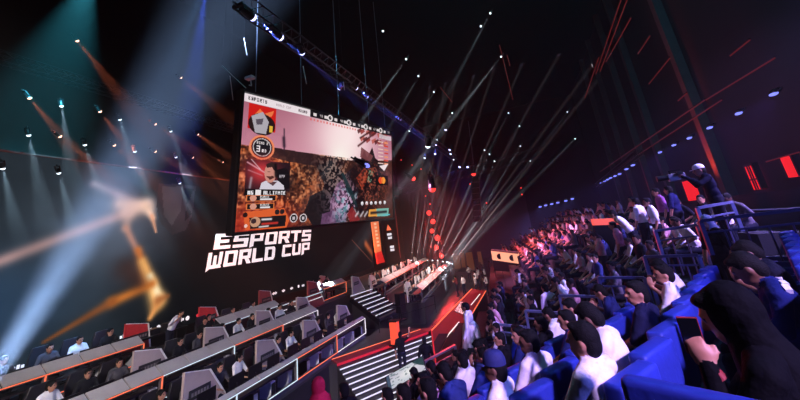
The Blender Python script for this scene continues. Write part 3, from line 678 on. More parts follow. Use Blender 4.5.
def gaming_chair_meshes():
    seat = MB().box((0, 0, .47), (.5, .5, .1)).mesh('seat', M['chair_black'], .03)
    back = MB().prism([(-.25, -.22, .5), (-.28, -.25, .95), (-.2, -.28, 1.25), (.2, -.28, 1.25), (.28, -.25, .95), (.25, -.22, .5)], (0, -.09, 0)).mesh('backrest', [M['chair_black'], M['chair_white']], .02)
    st = MB().tube((0, 0, .08), (0, 0, .43), .03); 
    for k in range(5): a = 2 * PI * k / 5; st.bar((0, 0, .07), (.28 * math.cos(a), .28 * math.sin(a), .05), .05, .04)
    return seat, back, st.mesh('base', M['black_metal'])
GC = gaming_chair_meshes(); _gc = []
def gaming_chair(p, rz, label):
    t = thing('gaming_chair', p, rz, label, 'chair', 'gaming chairs at the team desks')
    for n, me in zip(('seat', 'backrest', 'base'), GC): link(bpy.data.objects.new(n, me), t)
_pc = [(MB().span((-.23, -.1, 0), (.23, .1, .46)).mesh('housing', M[k], .01), MB().span((.231, -.08, .03), (.236, .08, .43)).mesh('front_panel', M['plastic_black' if k == 'chair_white' else 'plastic_grey'])) for k in ('chair_white', 'plastic_black', 'plastic_grey')]
def computer(p, label, i):
    t = thing('computer_tower', p, 0, label, 'computer', 'computers under the team desks')
    for n, me in zip(('housing', 'front_panel'), _pc[i]): link(bpy.data.objects.new(n, me), t)
_mon = (MB().box((0, 0, .36), (.56, .03, .33)).mesh('housing', M['plastic_black'], .008), MB().box((0, -.0165, .36), (.53, .004, .3)).mesh('display', mat('monitor_glow', (120, 150, 190), em=.6)),
        MB().box((0, 0, .01), (.22, .16, .02)).tube((0, .02, .02), (0, .02, .3), .02).mesh('stand', M['plastic_black']))
def monitor(p, rz, label):
    t = thing('monitor', p, rz, label, 'monitor', 'monitors on the team desks')
    for n, me in zip(('housing', 'display', 'stand'), _mon): link(bpy.data.objects.new(n, me), t)

rowname = ['front', 'middle', 'rear']
def pod(y0, row, led, lname, nplayers=3, x=None, z=None, base=None, L=2.5, monitors=True):
    team_desk(y0, L, row, led, 'grey slant-topped team desk with ' + ('white' if led != 'led_orange' else 'orange') + ' light strip, ' + lname, 3 if L < 3 else 4, x, z, base)
    x = ROWX[row] if x is None else x; base = BASEZ[row] if base is None else base; z = LEDZ[row] if z is None else z
    dz = base - .17
    for k in range(nplayers):
        y = y0 + .5 + k * (L - .9) / max(1, nplayers - 1) + rnd.uniform(-.06, .06)
        sc = ['black', 'dark grey', 'white'][(k + row + int(y0)) % 3]; colr = {'black': (26, 26, 30), 'dark grey': (70, 66, 70), 'white': (214, 208, 208)}[sc]
        nm = 'player in ' + sc + ' jersey, ' + nth(k) + ' seat, ' + lname
        person('play_turn' if (k + row) % 3 == 1 else 'play', (x - 1.35, y, dz), -PI / 2 + rnd.uniform(-.2, .2), colr, nm, name='player', voxel=.022)
        gaming_chair((x - 1.42, y, dz), -PI / 2 + rnd.uniform(-.1, .1), 'black gaming chair of the ' + nth(k) + ' seat, ' + lname)
        ci = (k * 2 + row + int(y0)) % 3; computer((x - .42, y + .32, dz), ['white', 'black', 'grey'][ci] + ' computer tower under the desk, ' + nth(k) + ' seat, ' + lname, ci)
        if monitors: monitor((x - .62, y, z - .28), -PI / 2, 'black monitor before the ' + nth(k) + ' seat, ' + lname)

for i, (y0, led) in enumerate([(5.33, 'led_cool'), (7.83, 'led_cool'), (10.33, 'led_orange'), (12.83, 'led_white')]):
    pod(y0, 0, led, 'front stage row, ' + nth(i) + ' desk from near end')
for i, (y0, led) in enumerate([(4.9, 'led_orange'), (7.4, 'led_cool'), (9.9, 'led_orange'), (12.4, 'led_white')]):
    pod(y0, 1, led, 'middle stage row, ' + nth(i) + ' desk from near end', 3)
for i, (y0, led) in enumerate([(3.4, 'led_orange'), (5.9, 'led_orange')]):
    pod(y0, 2, led, 'rear stage row, ' + nth(i) + ' desk from near end')
pod(10.5, 2, 'led_cool', 'lone rear desk under the lettering', 3, x=-12.1, z=2.3, base=1.46, L=3.3)

for i, y in enumerate((7.05, 9.58, 12.05, 14.6)):
    fin((-9.38, y, .5), 'grey angled team divider with dark plate, ' + nth(i) + ' along the front row', 'fin_grey', 1.6, 1.55)
for i, y in enumerate((7.2, 9.53, 11.95, 14.65)):
    fin((-11.78, y, 1.05 if y < 10 or y > 14 else 1.05), 'pale grey team divider with dark plate, ' + nth(i) + ' along the middle row', 'fin_grey', 1.45, 1.42)
mk('fin_red', (196, 44, 44), .5); mk('fin_red_dim', (150, 64, 60), .5)
fin((-14.3, 8.35, 1.56), 'red team divider at the far end of the orange-lit rear desks', 'fin_red', .95, 1.36)
fin((-14.0, 11.0, 1.56), 'red team divider at the near end of the lone rear desk', 'fin_red', 1.2, 1.32)
fin((-14.0, 14.4, 1.56), 'dim red team divider at the far end of the lone rear desk', 'fin_red_dim', 1.1, 1.36)

# crew on the stage between the rear desks
person('stand_bend', (-13.4, 9.35, 1.5), -1.2, (206, 202, 204), 'stage hand in white shirt bending behind the middle desks', name='stage_hand', voxel=.022)
person('stand', (-12.45, 10.05, 1.0), -2.4, (16, 16, 18), 'stage hand dressed in black standing before a red divider', name='stage_hand', voxel=.022)
# equipment rack
t = thing('equipment_table', (-14.4, 9.7, 1.5), 0, 'dark metal table with equipment between the two rear desks', 'table')
MB().span((-.3, -.9, .72), (.3, .9, .78)).build('tabletop', M['black_metal'], t)
for sx in (-.26, .26):
    for sy in (-.84, .84): MB().span((sx - .02, sy - .02, 0), (sx + .02, sy + .02, .72)).build('leg', M['black_metal'], t)
MB().span((-.2, -.6, .78), (.1, -.1, .98)).span((-.2, .1, .78), (.12, .7, 1.05)).build('equipment_case', M['plastic_black'], t)

# ---- front stairs with light lines (treads turned towards the tribune)
def build_stairs():
    a, b = atz(337, 364, .5), atz(428, 332, .5); a.z = b.z = 0
    d = (b - a).normalized(); n_ = Vector((d.y, -d.x, 0)); L = (b - a).length + .0; N = 12
    mb = MB(); run = .235; rise = (.5 - FL) / N
    z = .5
    ll = []
    for k in range(N):
        z1 = .5 - rise * (k + 1); o = a + n_ * (run * k)
        if k < N - 1: mb.prism([tuple(o) [:2] + (FL,), tuple(o + d * L)[:2] + (FL,), tuple(o + d * L + n_ * run)[:2] + (FL,), tuple(o + n_ * run)[:2] + (FL,)], (0, 0, z1 - FL))
        ll.append((o, .5 - rise * k))
    t = thing('stage_stairs', (a.x, a.y, FL), 0, 'wide stage stairs with white light lines on every step and red edge', 'stairs')
    off = Vector((a.x, a.y, FL))
    mb.v = [tuple(Vector(v) - off) for v in mb.v]; mb.build('steps', M['stage_riser'], t)
    for k, (o, z) in enumerate(ll):
        red = k == 0
        m = MB().bar(o + n_ * .012 + Vector((0, 0, z - .035)) - off, o + d * L + n_ * .012 + Vector((0, 0, z - .035)) - off, .02, .04 if not red else .08)
        m.build('step_light', M['led_red'] if red or k == 10 else M['led_stair'], t)
    # deck between desks and stairs
    top = [a, b, Vector((-5.3, 16.6, 0)), Vector((-8.2, 16.6, 0)), Vector((-8.2, 12.0, 0))]
    struct('stage_apron_floor', MB().prism([(p.x, p.y, FL) for p in top], (0, 0, .5 - FL)), M['stage_deck'])
    # red lip on the stage edge
    t2 = thing('stage_edge_band', (a.x, a.y, .5), 0, 'red carpeted band along the top of the light-lined stairs', 'stage edge')
    off = Vector((a.x, a.y, .5))
    MB().prism([a - off + Vector((0, 0, .504)), b - off + Vector((0, 0, .504)), b - n_ * .55 - off + Vector((0, 0, .504)), a - n_ * .55 - off + Vector((0, 0, .504))], (0, 0, .02)).build('carpet', M['red_carpet'], t2)
    MB().bar(a - n_ * .55 - off + Vector((0, 0, .53)), b - n_ * .55 - off + Vector((0, 0, .53)), .03, .03).build('light_strip', M['led_orange'], t2)
    return a, b, d, n_
SA, SB, sd, sn = build_stairs()

# ---- runway
def build_runway():
    E = [atz(431.5, 331, .52), atz(472, 289, .52), atz(486, 291, .52), atz(437, 373, .52)]
    struct('runway_floor', MB().prism([(p.x, p.y, FL) for p in E], (0, 0, .5 - FL)), M['stage_riser'])
    t = thing('runway_carpet', E[0], 0, 'dark red runway strip edged by light lines leading to the far stage', 'runway')
    off = Vector(E[0]); z = Vector((0, 0, -.015))
    MB().prism([p - off + z for p in E], (0, 0, .02)).build('carpet', M['red_carpet'], t)
    up = Vector((0, 0, .02))
    MB().bar(E[0] - off + up, E[1] - off + up, .05, .03).build('light_strip', M['led_orange'], t)
    MB().bar(E[3] - off + up, E[2] - off + up, .05, .03).build('light_strip', M['led_orange'], t)
    a, b = atz(433, 353, .54), atz(459, 322, .54); MB().bar(a - off, b - off, .06, .02).build('light_strip', M['led_white'], t)
    a, b = atz(471, 305, .54), atz(480, 294, .54); MB().bar(a - off, b - off, .05, .02).build('light_strip', M['led_white'], t)
    # stage-facing fall of the runway
    MB().prism([E[0] - off, E[3] - off, E[3] - off - Vector((0, 0, 1.15)), E[0] - off - Vector((0, 0, 1.15))], (-.03, -.03, 0)).build('front_face', M['stage_riser'], t)
    MB().bar(E[0] - off + up, E[3] - off + up, .05, .03).build('light_strip', M['led_red'], t)
    # floor sign with the tournament letters
    t2 = thing('floor_sign', atz(461, 307, .53), 0, 'white lettered floor sign lying on the red runway', 'sign')
    off = Vector(t2.location); q = [atz(*p, .545) - off for p in ((453.5, 311), (460.5, 300.6), (469, 304), (463, 315))]
    MB().prism(q, (0, 0, -.012)).build('board', M['plate_dark'], t2)
    def pt(u, v): return q[0] * (1 - u) * (1 - v) + q[1] * u * (1 - v) + q[2] * u * v + q[3] * (1 - u) * v + Vector((0, 0, .004))
    mb = MB()
    for r0, txt in ((.1, 'ESPORTS'), (.4, 'WORLD'), (.7, 'CUP')):
        n = len(txt)
        for i, c in enumerate(txt):
            for j, row in enumerate(FONT[c]):
                for k in range(3):
                    if int(row) & (4 >> k):
                        u0 = .06 + (i + k * .28) * .88 / n; v0 = r0 + j * .05
                        mb.add([pt(u0, v0), pt(u0 + .25 * .88 / n, v0), pt(u0 + .25 * .88 / n, v0 + .05), pt(u0, v0 + .05)], [(0, 1, 2, 3)])
    mb.build('sign_lettering', M['text_white'], t2)
build_runway()

# ---- far wing desks and dividers
mk('fin_pale', (206, 190, 184), .5)
def wing_desks():
    k = 0
    for o, z, base, n, led in (((-9.8, 21, 0), 2.0, 1.42, 6, 'led_orange'), ((-7.6, 22, 0), 1.3, .72, 6, 'led_white')):
        for i in range(n):
            p = wing(o, .2 + i * 2.6, 0, base - .17); rowl = 'upper' if o[0] < -9 else 'lower'
            team_desk(0, 2.5, 0, led, 'far wing team desk, ' + rowl + ' row, ' + nth(i) + ' beyond the white stairs', 3, x=0, z=z, base=base, o=p, dirv=WAZ)
            f_ = wing(o, .2 + i * 2.6, -1.02, base - .17)
            fin(f_, 'small far divider of the wing, ' + rowl + ' row, ' + nth(i) + ' beyond the white stairs', 'fin_pale', 1.4, 1.3, -WAZ)
            for j in range(3):
                q = wing(o, .7 + i * 2.6 + j * .75, -1.3, base - .17)
                if i < 4: person('play', q, -PI / 2 - WAZ, (30, 28, 32) if (i + j) % 3 else (200, 190, 190), 'player at ' + nth(j) + ' place of the ' + nth(i) + ' far wing desk, ' + rowl + ' row', 'players of the far wing', name='player', voxel=.03)
    team_desk(17.9, 2.6, 2, 'led_orange', 'orange-framed desk of the rear wing below the orange banner', 3, x=-12.4, z=2.3, base=1.67)
    fin((-12.35, 16.3, 1.5), 'reddish divider at the near corner of the rear wing', 'fin_red_dim', 1.5, 1.5)
    fin((-11.4, 19.6, 1.5), 'pinkish grey divider in front of the rear wing desk', 'fin_grey', 1.6, 1.2)
    fin((-14.4, 20.4, 1.5), 'pale divider standing behind the rear wing desk', 'fin_grey', 1.6, 1.3)
    for j in range(3): person('play', (-13.6, 18.3 + j * .8, 1.5), -PI / 2, (210, 204, 204) if j == 1 else (30, 28, 32), 'player in ' + ('white' if j == 1 else 'black') + ' at the ' + nth(j) + ' place of the rear wing desk', name='player', voxel=.03)
wing_desks()
# white-lined steps of the wing
def wing_steps(o, d, n_, L, N, label, z0=1.25, run=.3, rise=.17):
    t = thing('wing_stairs', o, 0, label, 'stairs'); mb = MB()
    for k in range(N):
        a = n_ * (run * k); z = -rise * (k + 1)
        mb.prism([(a.x, a.y, z), *[tuple(v) for v in ((a + d * L) + Vector((0, 0, z)), (a + d * L + n_ * run) + Vector((0, 0, z)), (a + n_ * run) + Vector((0, 0, z)))]], (0, 0, -.14))
    mb.build('steps', M['stage_riser'], t)
    for k in range(N):
        a = n_ * (run * k + .01) + Vector((0, 0, -rise * k - .03)); MB().bar(a, a + d * L, .02, .04).build('step_light', M['led_stair'], t)
    MB().bar(n_ * .0 + d * -.05 + Vector((0, 0, -.2)), n_ * run * N + d * -.05 + Vector((0, 0, -.2 - rise * N)), .06, .25).build('stringer', M['black_metal'], t)
    MB().bar(d * (L + .05) + Vector((0, 0, -.2)), n_ * run * N + d * (L + .05) + Vector((0, 0, -.2 - rise * N)), .06, .25).build('stringer', M['black_metal'], t)
wing_steps(Vector((-11.0, 18.6, 1.75)), Vector((.2, .98, 0)).normalized(), Vector((.98, -.2, 0)).normalized(), 2.2, 7, 'small flight of white-lit steps between the desk blocks')

# bridge rails between the rear desks and the wing
for i, (z, led) in enumerate(((2.2, 'led_cool'), (1.95, 'led_white'))):
    t = thing('bridge_rail', (-12.3, 14.2, z), 0, ('upper' if i == 0 else 'lower') + ' white light line along the bridge to the rear wing', 'light line')
    MB().bar((-.05, 0, 0), (-.05, 3.4, 0), .08, .06).build('rail_bar', M['frame_grey'], t); MB().bar((.0, 0, .0), (.0, 3.4, .0), .02, .03).build('light_strip', M[led], t)
struct('bridge_floor', MB().span((-14.9, 15.0, 1.3), (-12.3, 17.2, 1.5)), M['stage_deck'])

# thin front railings on the stage
def rail(pts, z0, label, h=.95, m='black_metal', r=.018, n=4, group=None):
    a, b = Vector(pts[0]), Vector(pts[1]); t = thing('railing', a, 0, label, 'railing', group); d = b - a
    MB().tube((0, 0, h), d + Vector((0, 0, h)), r * 1.4).build('handrail', M[m], t)
    MB().tube((0, 0, h * .5), d + Vector((0, 0, h * .5)), r * .8).build('midrail', M[m], t)
    for k in range(n): p = d * (k / (n - 1)); MB().tube(p, p + Vector((0, 0, h)), r).build('post', M[m], t)
    return t
rail([(-7.9, 15.9, .5), (-6.0, 19.5, .5)], .5, 'thin dark railing on the stage before the far wing steps', .9)

# stage lamps on short poles glowing orange beside the stairs
t = thing('light_post', atz(396, 345, .5), 0, 'glowing orange-red upright light pillar at the top of the stairs', 'lamp')
MB().box((0, 0, .45), (.34, .3, .9)).build('glow_body', mat('pillar_glow', (255, 82, 50), em=.95), t, .03); MB().box((0, 0, .03), (.46, .42, .06)).build('base', M['black_metal'], t); MB().box((0, 0, .93), (.36, .32, .05)).build('cap', M['black_metal'], t)

p = atz(402, 320, .5); t = thing('stage_speaker', p, -.4, 'black upright loudspeaker standing on the stage before the far wing', 'loudspeaker')
MB().box((0, 0, .85), (.42, .42, 1.0)).build('speaker_cabinet', M['plastic_black'], t, .02); MB().box((0, -.215, .85), (.36, .02, .92)).build('grille', M['black_metal'], t); MB().tube((0, 0, 0), (0, 0, .36), .04).box((0, 0, .02), (.4, .4, .04)).build('stand', M['black_metal'], t)

# ================================================================== TRIBUNE
AZ = math.radians(26.7); PITCH, RISE = .95, .41
class Block:
    def __init__(s, o, az): s.o = Vector((o[0], o[1], 0)); s.az = az; s.d = Vector((math.sin(az), math.cos(az), 0)); s.q = Vector((math.cos(az), -math.sin(az), 0))
    def at(s, k, t, off=0., z=0.): return s.o + s.d * t + s.q * (-PITCH * k + off) + Vector((0, 0, 3.0 - RISE * k + z))
    def face(s): return PI / 2 - s.az            # rotation so that local +Y looks away from the back rests, down the tribune
qA = Vector((math.cos(AZ), -math.sin(AZ), 0))
A = Block(qA * -.98, AZ)
B = Block((2.75, 9.0), math.radians(-4)); Cc = Block((2.05, 17.6), math.radians(-6))
def tiers(name, bl, k0, k1, t0, t1, bench=False):
    mb = MB()
    for k in range(k0, k1 + 1):
        pts = [bl.at(k, t0, .06), bl.at(k, t1, .06), bl.at(k, t1, .06 - PITCH), bl.at(k, t0, .06 - PITCH)]
        z = pts[0].z
        mb.prism([(p.x, p.y, FL) for p in pts], (0, 0, z - FL))
        if bench:
            pts = [bl.at(k, t0 + .2, .03), bl.at(k, t1 - .2, .03), bl.at(k, t1 - .2, -.42), bl.at(k, t0 + .2, -.42)]
            mb.prism([(p.x, p.y, z + .001) for p in pts], (0, 0, .42))
    struct(name, mb, M['step_carpet'])
tiers('tribune_near_floor', A, -4, 7, -4.5, 8.35)
tiers('tribune_middle_floor', B, -4, 7, -.3, 7.3, True)
tiers('tribune_far_floor', Cc, -4, 4, -.2, 22, True)
struct('concourse_floor', MB().span((7.0, -3, 4.4), (11.5, 60, 4.55)), M['step_carpet'])

# ---- seats of the near tribune
def seat_meshes():
    bk = MB().prism([(-.26, .0, .97), (.26, .0, .97), (.27, .0, .72), (.22, .0, .5), (.10, .0, .30), (-.10, .0, .30), (-.22, .0, .5), (-.27, .0, .72)], (0, -.13, 0)).mesh('backrest', M['seat_blue'], .03, True)
    cu = MB().prism([(-.25, .04, .40), (.25, .04, .40), (.25, .46, .43), (-.25, .46, .43)], (0, 0, .1)).mesh('seat_cushion', M['seat_blue'], .03, True)
    ar = MB().span((-.30, -.02, .56), (-.265, .36, .62)).span((-.295, .0, .1), (-.27, .12, .56)).mesh('armrest', M['seat_shell'], .008)
    lg = MB().span((-.05, .05, 0), (.05, .2, .4)).mesh('pedestal', M['black_metal'])
    return (('backrest', bk), ('seat_cushion', cu), ('armrest', ar), ('pedestal', lg))
SM = seat_meshes(); tilt = .0
def seat(k, s_, label, rz=0.):
    t = thing('stadium_chair', A.at(k, s_, .08 if k == -1 else .02), A.face() + rz - .16, label, 'seat', 'blue tribune seats')
    for n, me in SM: link(bpy.data.objects.new(n, me), t)
for i in range(9): seat(0, 2.72 + .58 * i, 'blue padded seat with its back to the aisle, ' + nth(i) + ' of that row')
for i in range(11): seat(-1, 2.35 + .6 * i, 'blue padded seat of the topmost row beyond the aisle, ' + nth(i) + ' of it', 0)
for i in range(8): seat(1, 2.45 + .6 * i, 'blue seat one row below the aisle seats, ' + nth(i) + ' of that row')
for i in range(5): seat(2, 3.2 + .6 * i, 'blue seat two rows below the aisle seats, ' + nth(i) + ' of that row')
# low padded end panel in the foreground
t = thing('end_panel', A.at(-1, 1.66, .62), A.face(), 'blue padded end panel in front at the bottom corner', 'panel')
MB().span((.02, .0, 0), (.1, 1.2, .92)).build('pad', M['seat_blue'], t, .03, True); MB().span((.0, .1, .0), (.12, .16, .3)).span((.0, 1.0, .0), (.12, 1.06, .3)).build('bracket', M['black_metal'], t)

# ---- railings at the end of every near row
RL = [('C', 0, (652, 251), (699, 247)), ('D', 1, (602, 278), (647, 274)), ('F', 2, (552, 297), (584, 297)), ('G', 3, (514, 314), (542, 314)), ('H', 4, (486, 328), (507, 329))]
def row_rail(k, s_, u0, u1, label, h=1.05, m='rail_paint', bal=4):
    a = A.at(k, s_, u0); b = A.at(k, s_ + .1, u1); a.z = b.z = 3.0 - RISE * k
    t = thing('tribune_railing', a, 0, label, 'railing', 'blue-lit railings at the row ends'); d = b - a; d.z = 0
    MB().bar((0, 0, h), d + Vector((0, 0, h)), .07, .05).build('handrail', M[m], t)
    MB().bar((0, 0, h - .17), d + Vector((0, 0, h - .17)), .03, .03).build('midrail', M[m], t)
    for e in (0., 1.): MB().bar(d * e, d * e + Vector((0, 0, h)), .06, .06).build('post', M[m], t)
    for e in range(1, bal): p = d * (e / bal); MB().tube(p, p + Vector((0, 0, h - .17)), .013, 6).build('baluster', M[m], t)
desc = ['blue-lit railing nearest the dark aisle, at the end of the aisle seats', 'blue railing one step below the one by the aisle seats', 'blue railing two steps below the one by the aisle seats', 'small blue railing beside the crowd, fourth step down', 'lowest small blue railing, next to the red runway']
for i, (n, k, a, b) in enumerate(RL): row_rail(k, 8.2, -.92, -.10, desc[i])
def free_rail(a, b, zfoot, label, bal=3, h=None, m='rail_paint'):
    t = thing('tribune_railing', (a.x, a.y, zfoot), 0, label, 'railing', 'blue-lit railings at the row ends'); off = Vector(t.location)
    A_, B_ = a - off, b - off
    MB().bar(A_, B_, .07, .05).build('handrail', M[m], t); dn = Vector((0, 0, -.2)); MB().bar(A_ + dn, B_ + dn, .03, .03).build('midrail', M[m], t)
    MB().bar((A_.x, A_.y, 0), A_, .06, .06).build('post', M[m], t); MB().bar((B_.x, B_.y, 0), B_, .06, .06).build('post', M[m], t)
    for e in range(1, bal): p = A_ + (B_ - A_) * (e / bal); MB().tube((p.x, p.y, p.z - .9), p + dn, .013, 6).build('baluster', M[m], t)
free_rail(aty(655, 231, 8.6), aty(697, 225, 8.3), 3.75, 'blue railing behind the aisle, just below the photographer platform')
free_rail(aty(697, 208, 8.2), aty(731, 202, 8.6), 4.35, 'short blue railing in front of the standing camera operator')
free_rail(aty(700, 221, 7.4), aty(812, 208, 7.0), 4.1, 'long dimmed blue railing running across the upper tribune', 5, None, 'rail_dimmed')

# ---- near spectators:  (pose, row, s, u offset, head-turn, colour, label ...)
WHITE, NAVY, BLACK = (226, 220, 226), (30, 38, 86), (16, 16, 20)
def near_p(pose, k, s_, colr, label, turn=0., hair=True, off=-.14, skin='skin', trousers='trousers', scale=1., z=-.05):
    return person(pose, A.at(k, s_, off, z), A.face() + turn, colr, label, 'near spectators', True, None, skin, trousers, hair=hair, scale=scale)
pal = near_p('sit_rest', 0, 2.62, WHITE, 'man in white shirt in front of the nearest blue aisle seat', -.15, trousers='trousers')
near_p('sit_bow', 0, 3.3, WHITE, 'man in white shirt looking down, second aisle seat', .1, skin='skin_dark')
p3 = near_p('sit_left', 0, 4.25, (22, 24, 50), 'person in dark top with white pattern, beside the white-shirted man', -.1)
near_p('sit_rest', 0, 5.45, WHITE, 'spectator with pale blue-white back in the aisle row', .1)
near_p('sit_bow', 0, 6.25, WHITE, 'spectator in white at the railing end of the aisle row', 0)
p8 = near_p('sit_rest', 1, 2.83, WHITE, 'person in white shirt wearing a dark cap', .2, hair=False, skin='skin_dark')
near_p('sit_left', 1, 3.58, WHITE, 'man in white shirt seen from behind, right behind the capped person', -.2, skin='skin_dark')
near_p('sit_fwd', 1, 5.3, WHITE, 'broad-backed man in white shirt leaning forward by the second railing', .15)
near_p('sit_rest', 1, 4.5, NAVY, 'person in navy between two white-shirted men, second row down', .1)
near_p('sit_bow', 1, 6.4, NAVY, 'person in dark blue beside the third railing, second row down', .1)
near_p('sit_rest', 2, 2.86, NAVY, 'person in dark blue at the bottom edge, below the cap', 0)
near_p('sit_bow', 2, 3.35, (38, 48, 104), 'person in blue shirt bent low beside the capped person', 0)
near_p('sit_rest', 2, 3.95, (34, 44, 100), 'person with black hair and blue top, third row down', -.1)
near_p('sit_left', 2, 4.94, NAVY, 'person in navy third row down, turned to the stage', .1)
near_p('sit_rest', 2, 5.6, BLACK, 'person in black third row down beyond the navy one', 0)
near_p('sit_bow', 2, 6.3, WHITE, 'person in patterned white top near the fourth railing', 0)
near_p('sit_rest', 3, 3.3, (150, 120, 160), 'person in violet-grey top at the very bottom edge', 0)
near_p('sit_left', 3, 3.75, (200, 150, 190), 'person in pink shirt at the bottom, beside the bright monitor', .1)
near_p('sit_thobe', 3, 4.61, WHITE, 'person in white shirt with dark vest straps under the runway edge', 0)
near_p('sit_bow', 3, 5.3, NAVY, 'person in blue bent forward, fourth row down', 0)
near_p('sit_rest', 3, 6.35, (74, 96, 190), 'person in light blue shirt beside the lowest railing', 0)
near_p('sit_left', 3, 5.8, BLACK, 'person in black, fourth row down, looking to the stage', 0)
near_p('sit_rest', 4, 3.75, NAVY, 'dark head just over the bottom edge, left of the monitor', 0)
near_p('sit_bow', 4, 5.0, BLACK, 'person in black fifth row down, under the thobe wearer', 0)
near_p('sit_rest', 4, 5.75, WHITE, 'person in white top fifth row down, under the thobe wearer', 0)
near_p('sit_left', 4, 6.5, NAVY, 'person in navy fifth row down, beside the lowest railing', .1)
near_p('sit_bow', 5, 5.4, BLACK, 'person in black sixth row down, beside the runway front', .1)
near_p('sit_rest', 5, 6.6, BLACK, 'person in black sixth row down, at the foot of the rails', .1)

# cap on the capped person
def cap_on(t, pose, voxel=.011):
    me, hm, head, Hr = body(pose, voxel, 'skin_dark', 'trousers', True)
    mb = MB(); 
    rings = [(.104, .0), (.103, .04), (.092, .075), (.066, .102), (.03, .116), (.004, .12)]
    n = 20; vs = []; fs = []
    for r, z in rings:
        for i in range(n): a = 2 * PI * i / n; vs.append(head + Hr @ Vector((r * .86 * math.cos(a), r * 1.02 * math.sin(a) - .005, z + .03)))
    for j in range(len(rings) - 1):
        for i in range(n): fs.append((j * n + i, j * n + (i + 1) % n, (j + 1) * n + (i + 1) % n, (j + 1) * n + i))
    mb.add(vs, fs)
    br = [head + Hr @ Vector((.075 * math.sin(a), .08 + .09 * math.cos(a), .035 - .012 * abs(math.sin(a)))) for a in [x * PI / 8 - PI / 2 for x in range(9)]]
    mb.prism(br, (0, 0, .008))
    mb.build('cap', M['blue_cloth'], t, 0, True)['label'] = 'dark blue baseball cap'
    link(bpy.data.objects.new('hair', hm), t).scale = (.99, .99, .985)
cap_on(p8, 'sit_rest')
# white squiggle pattern on the dark top
mb = MB(); r = random.Random(2)
for i in range(9):
    for j in range(7):
        if r.random() < .6:
            x, z = -.11 + i * .025, .62 + j * .035; mb.ball((x, -.132 - .02 * (1 - abs(x) * 6) + .04 * (z - .7), z), (.009, .012, .014), 0, 6, 4)
o = mb.build('shirt_print', M['white_cloth'], p3); o['label'] = 'white squiggle print on the back'

# people in the topmost row: black robe with phone, blue jacket, black
Q0P, Q0R = A.at(-1, 2.15, -.10, -.10), A.face() - .1
q0 = person('raise_phone', Q0P, Q0R, (4, 4, 7), 'person in black robe at the near end, hand raised with a phone', 'top row spectators', True, None, 'skin', 'black_cloth')
wl = Vector(POSES['raise_phone']['wrL']) + Vector((0, 0, .54))
t = thing('phone', Q0P + Matrix.Rotation(Q0R, 3, 'Z') @ (wl + Vector((.03, .035, .12))), Q0R - 1.2, 'phone held up by the person in the black robe', 'phone')
MB().box((0, 0, 0), (.075, .009, .15)).build('case', M['red_carpet'], t, .003); MB().box((0, -.006, 0), (.068, .002, .14)).build('display', M['glass_dark'], t)
MB().tube(wl - Vector((0, .02, .035)), wl + Vector((0, .0, -.005)), .036, 12).build('wristband', M['red_carpet'], q0)['label'] = 'red wristband'
hd0 = figure(POSES['raise_phone'])[2]
sp = [('e', tuple(hd0 + Vector((0, -.025, .02))), (.1, .108, .13), I3, 'shirt'), ('e', tuple(hd0 + Vector((0, -.06, -.09))), (.1, .09, .12), I3, 'shirt'), ('c', tuple(hd0 + Vector((0, -.06, -.1))), tuple(hd0 + Vector((0, -.13, -.32))), .1, .16, 'shirt')]
o = link(bpy.data.objects.new('head_scarf', remeshed(sp, 'head_scarf', .014, TAGS, body_mats())), q0); o.color = (*lin((4, 4, 7)), 1); o['label'] = 'black head scarf'
q1 = person('sit_bow', A.at(-1, 3.8, -.02, -.12), A.face() + .1, (20, 30, 84), 'person in blue track jacket with white shoulder stripes', 'top row spectators', True, None, 'skin_dark', 'black_cloth')
for s in (-1, 1):
    mb = MB()
    for j in range(2): mb.bar((s * (.06 + .06 * j), .03, 1.085 - .012 * j), (s * (.13 + .06 * j), .02, 1.075 - .03 * j), .035, .03)
    mb.build('jacket_stripe', M['white_cloth'], q1)['label'] = 'white shoulder stripe'
person('sit_bow', A.at(-1, 5.0, -.04, -.14), A.face() + .1, (18, 20, 34), 'person in dark hooded top beyond the blue jacket', 'top row spectators', True, None, 'skin_dark', 'black_cloth')
# standing in the aisle with a pale headscarf
p5 = aty(708, 221, 8.0); q5 = person('stand', (p5.x, p5.y, p5.z - 1.6), A.face() + .9, BLACK, 'person in black robe with a pale head scarf standing in the aisle', 'top row spectators', True, None, 'skin', 'black_cloth', hair=False)
me_, hm_, hd, Hr_ = body('stand', .011, 'skin', 'black_cloth', True)
sp = [('e', tuple(hd + Vector((0, -.02, .02))), (.095, .1, .125), I3, 'shirt'), ('e', tuple(hd + Vector((0, -.05, -.1))), (.1, .08, .12), I3, 'shirt'), ('c', tuple(hd + Vector((0, -.06, -.1))), tuple(hd + Vector((0, -.1, -.3))), .1, .13, 'shirt')]
o = link(bpy.data.objects.new('head_scarf', remeshed(sp, 'head_scarf', .014, TAGS, body_mats())), q5); o.color = (*lin((170, 168, 190)), 1); o['label'] = 'pale patterned head scarf'

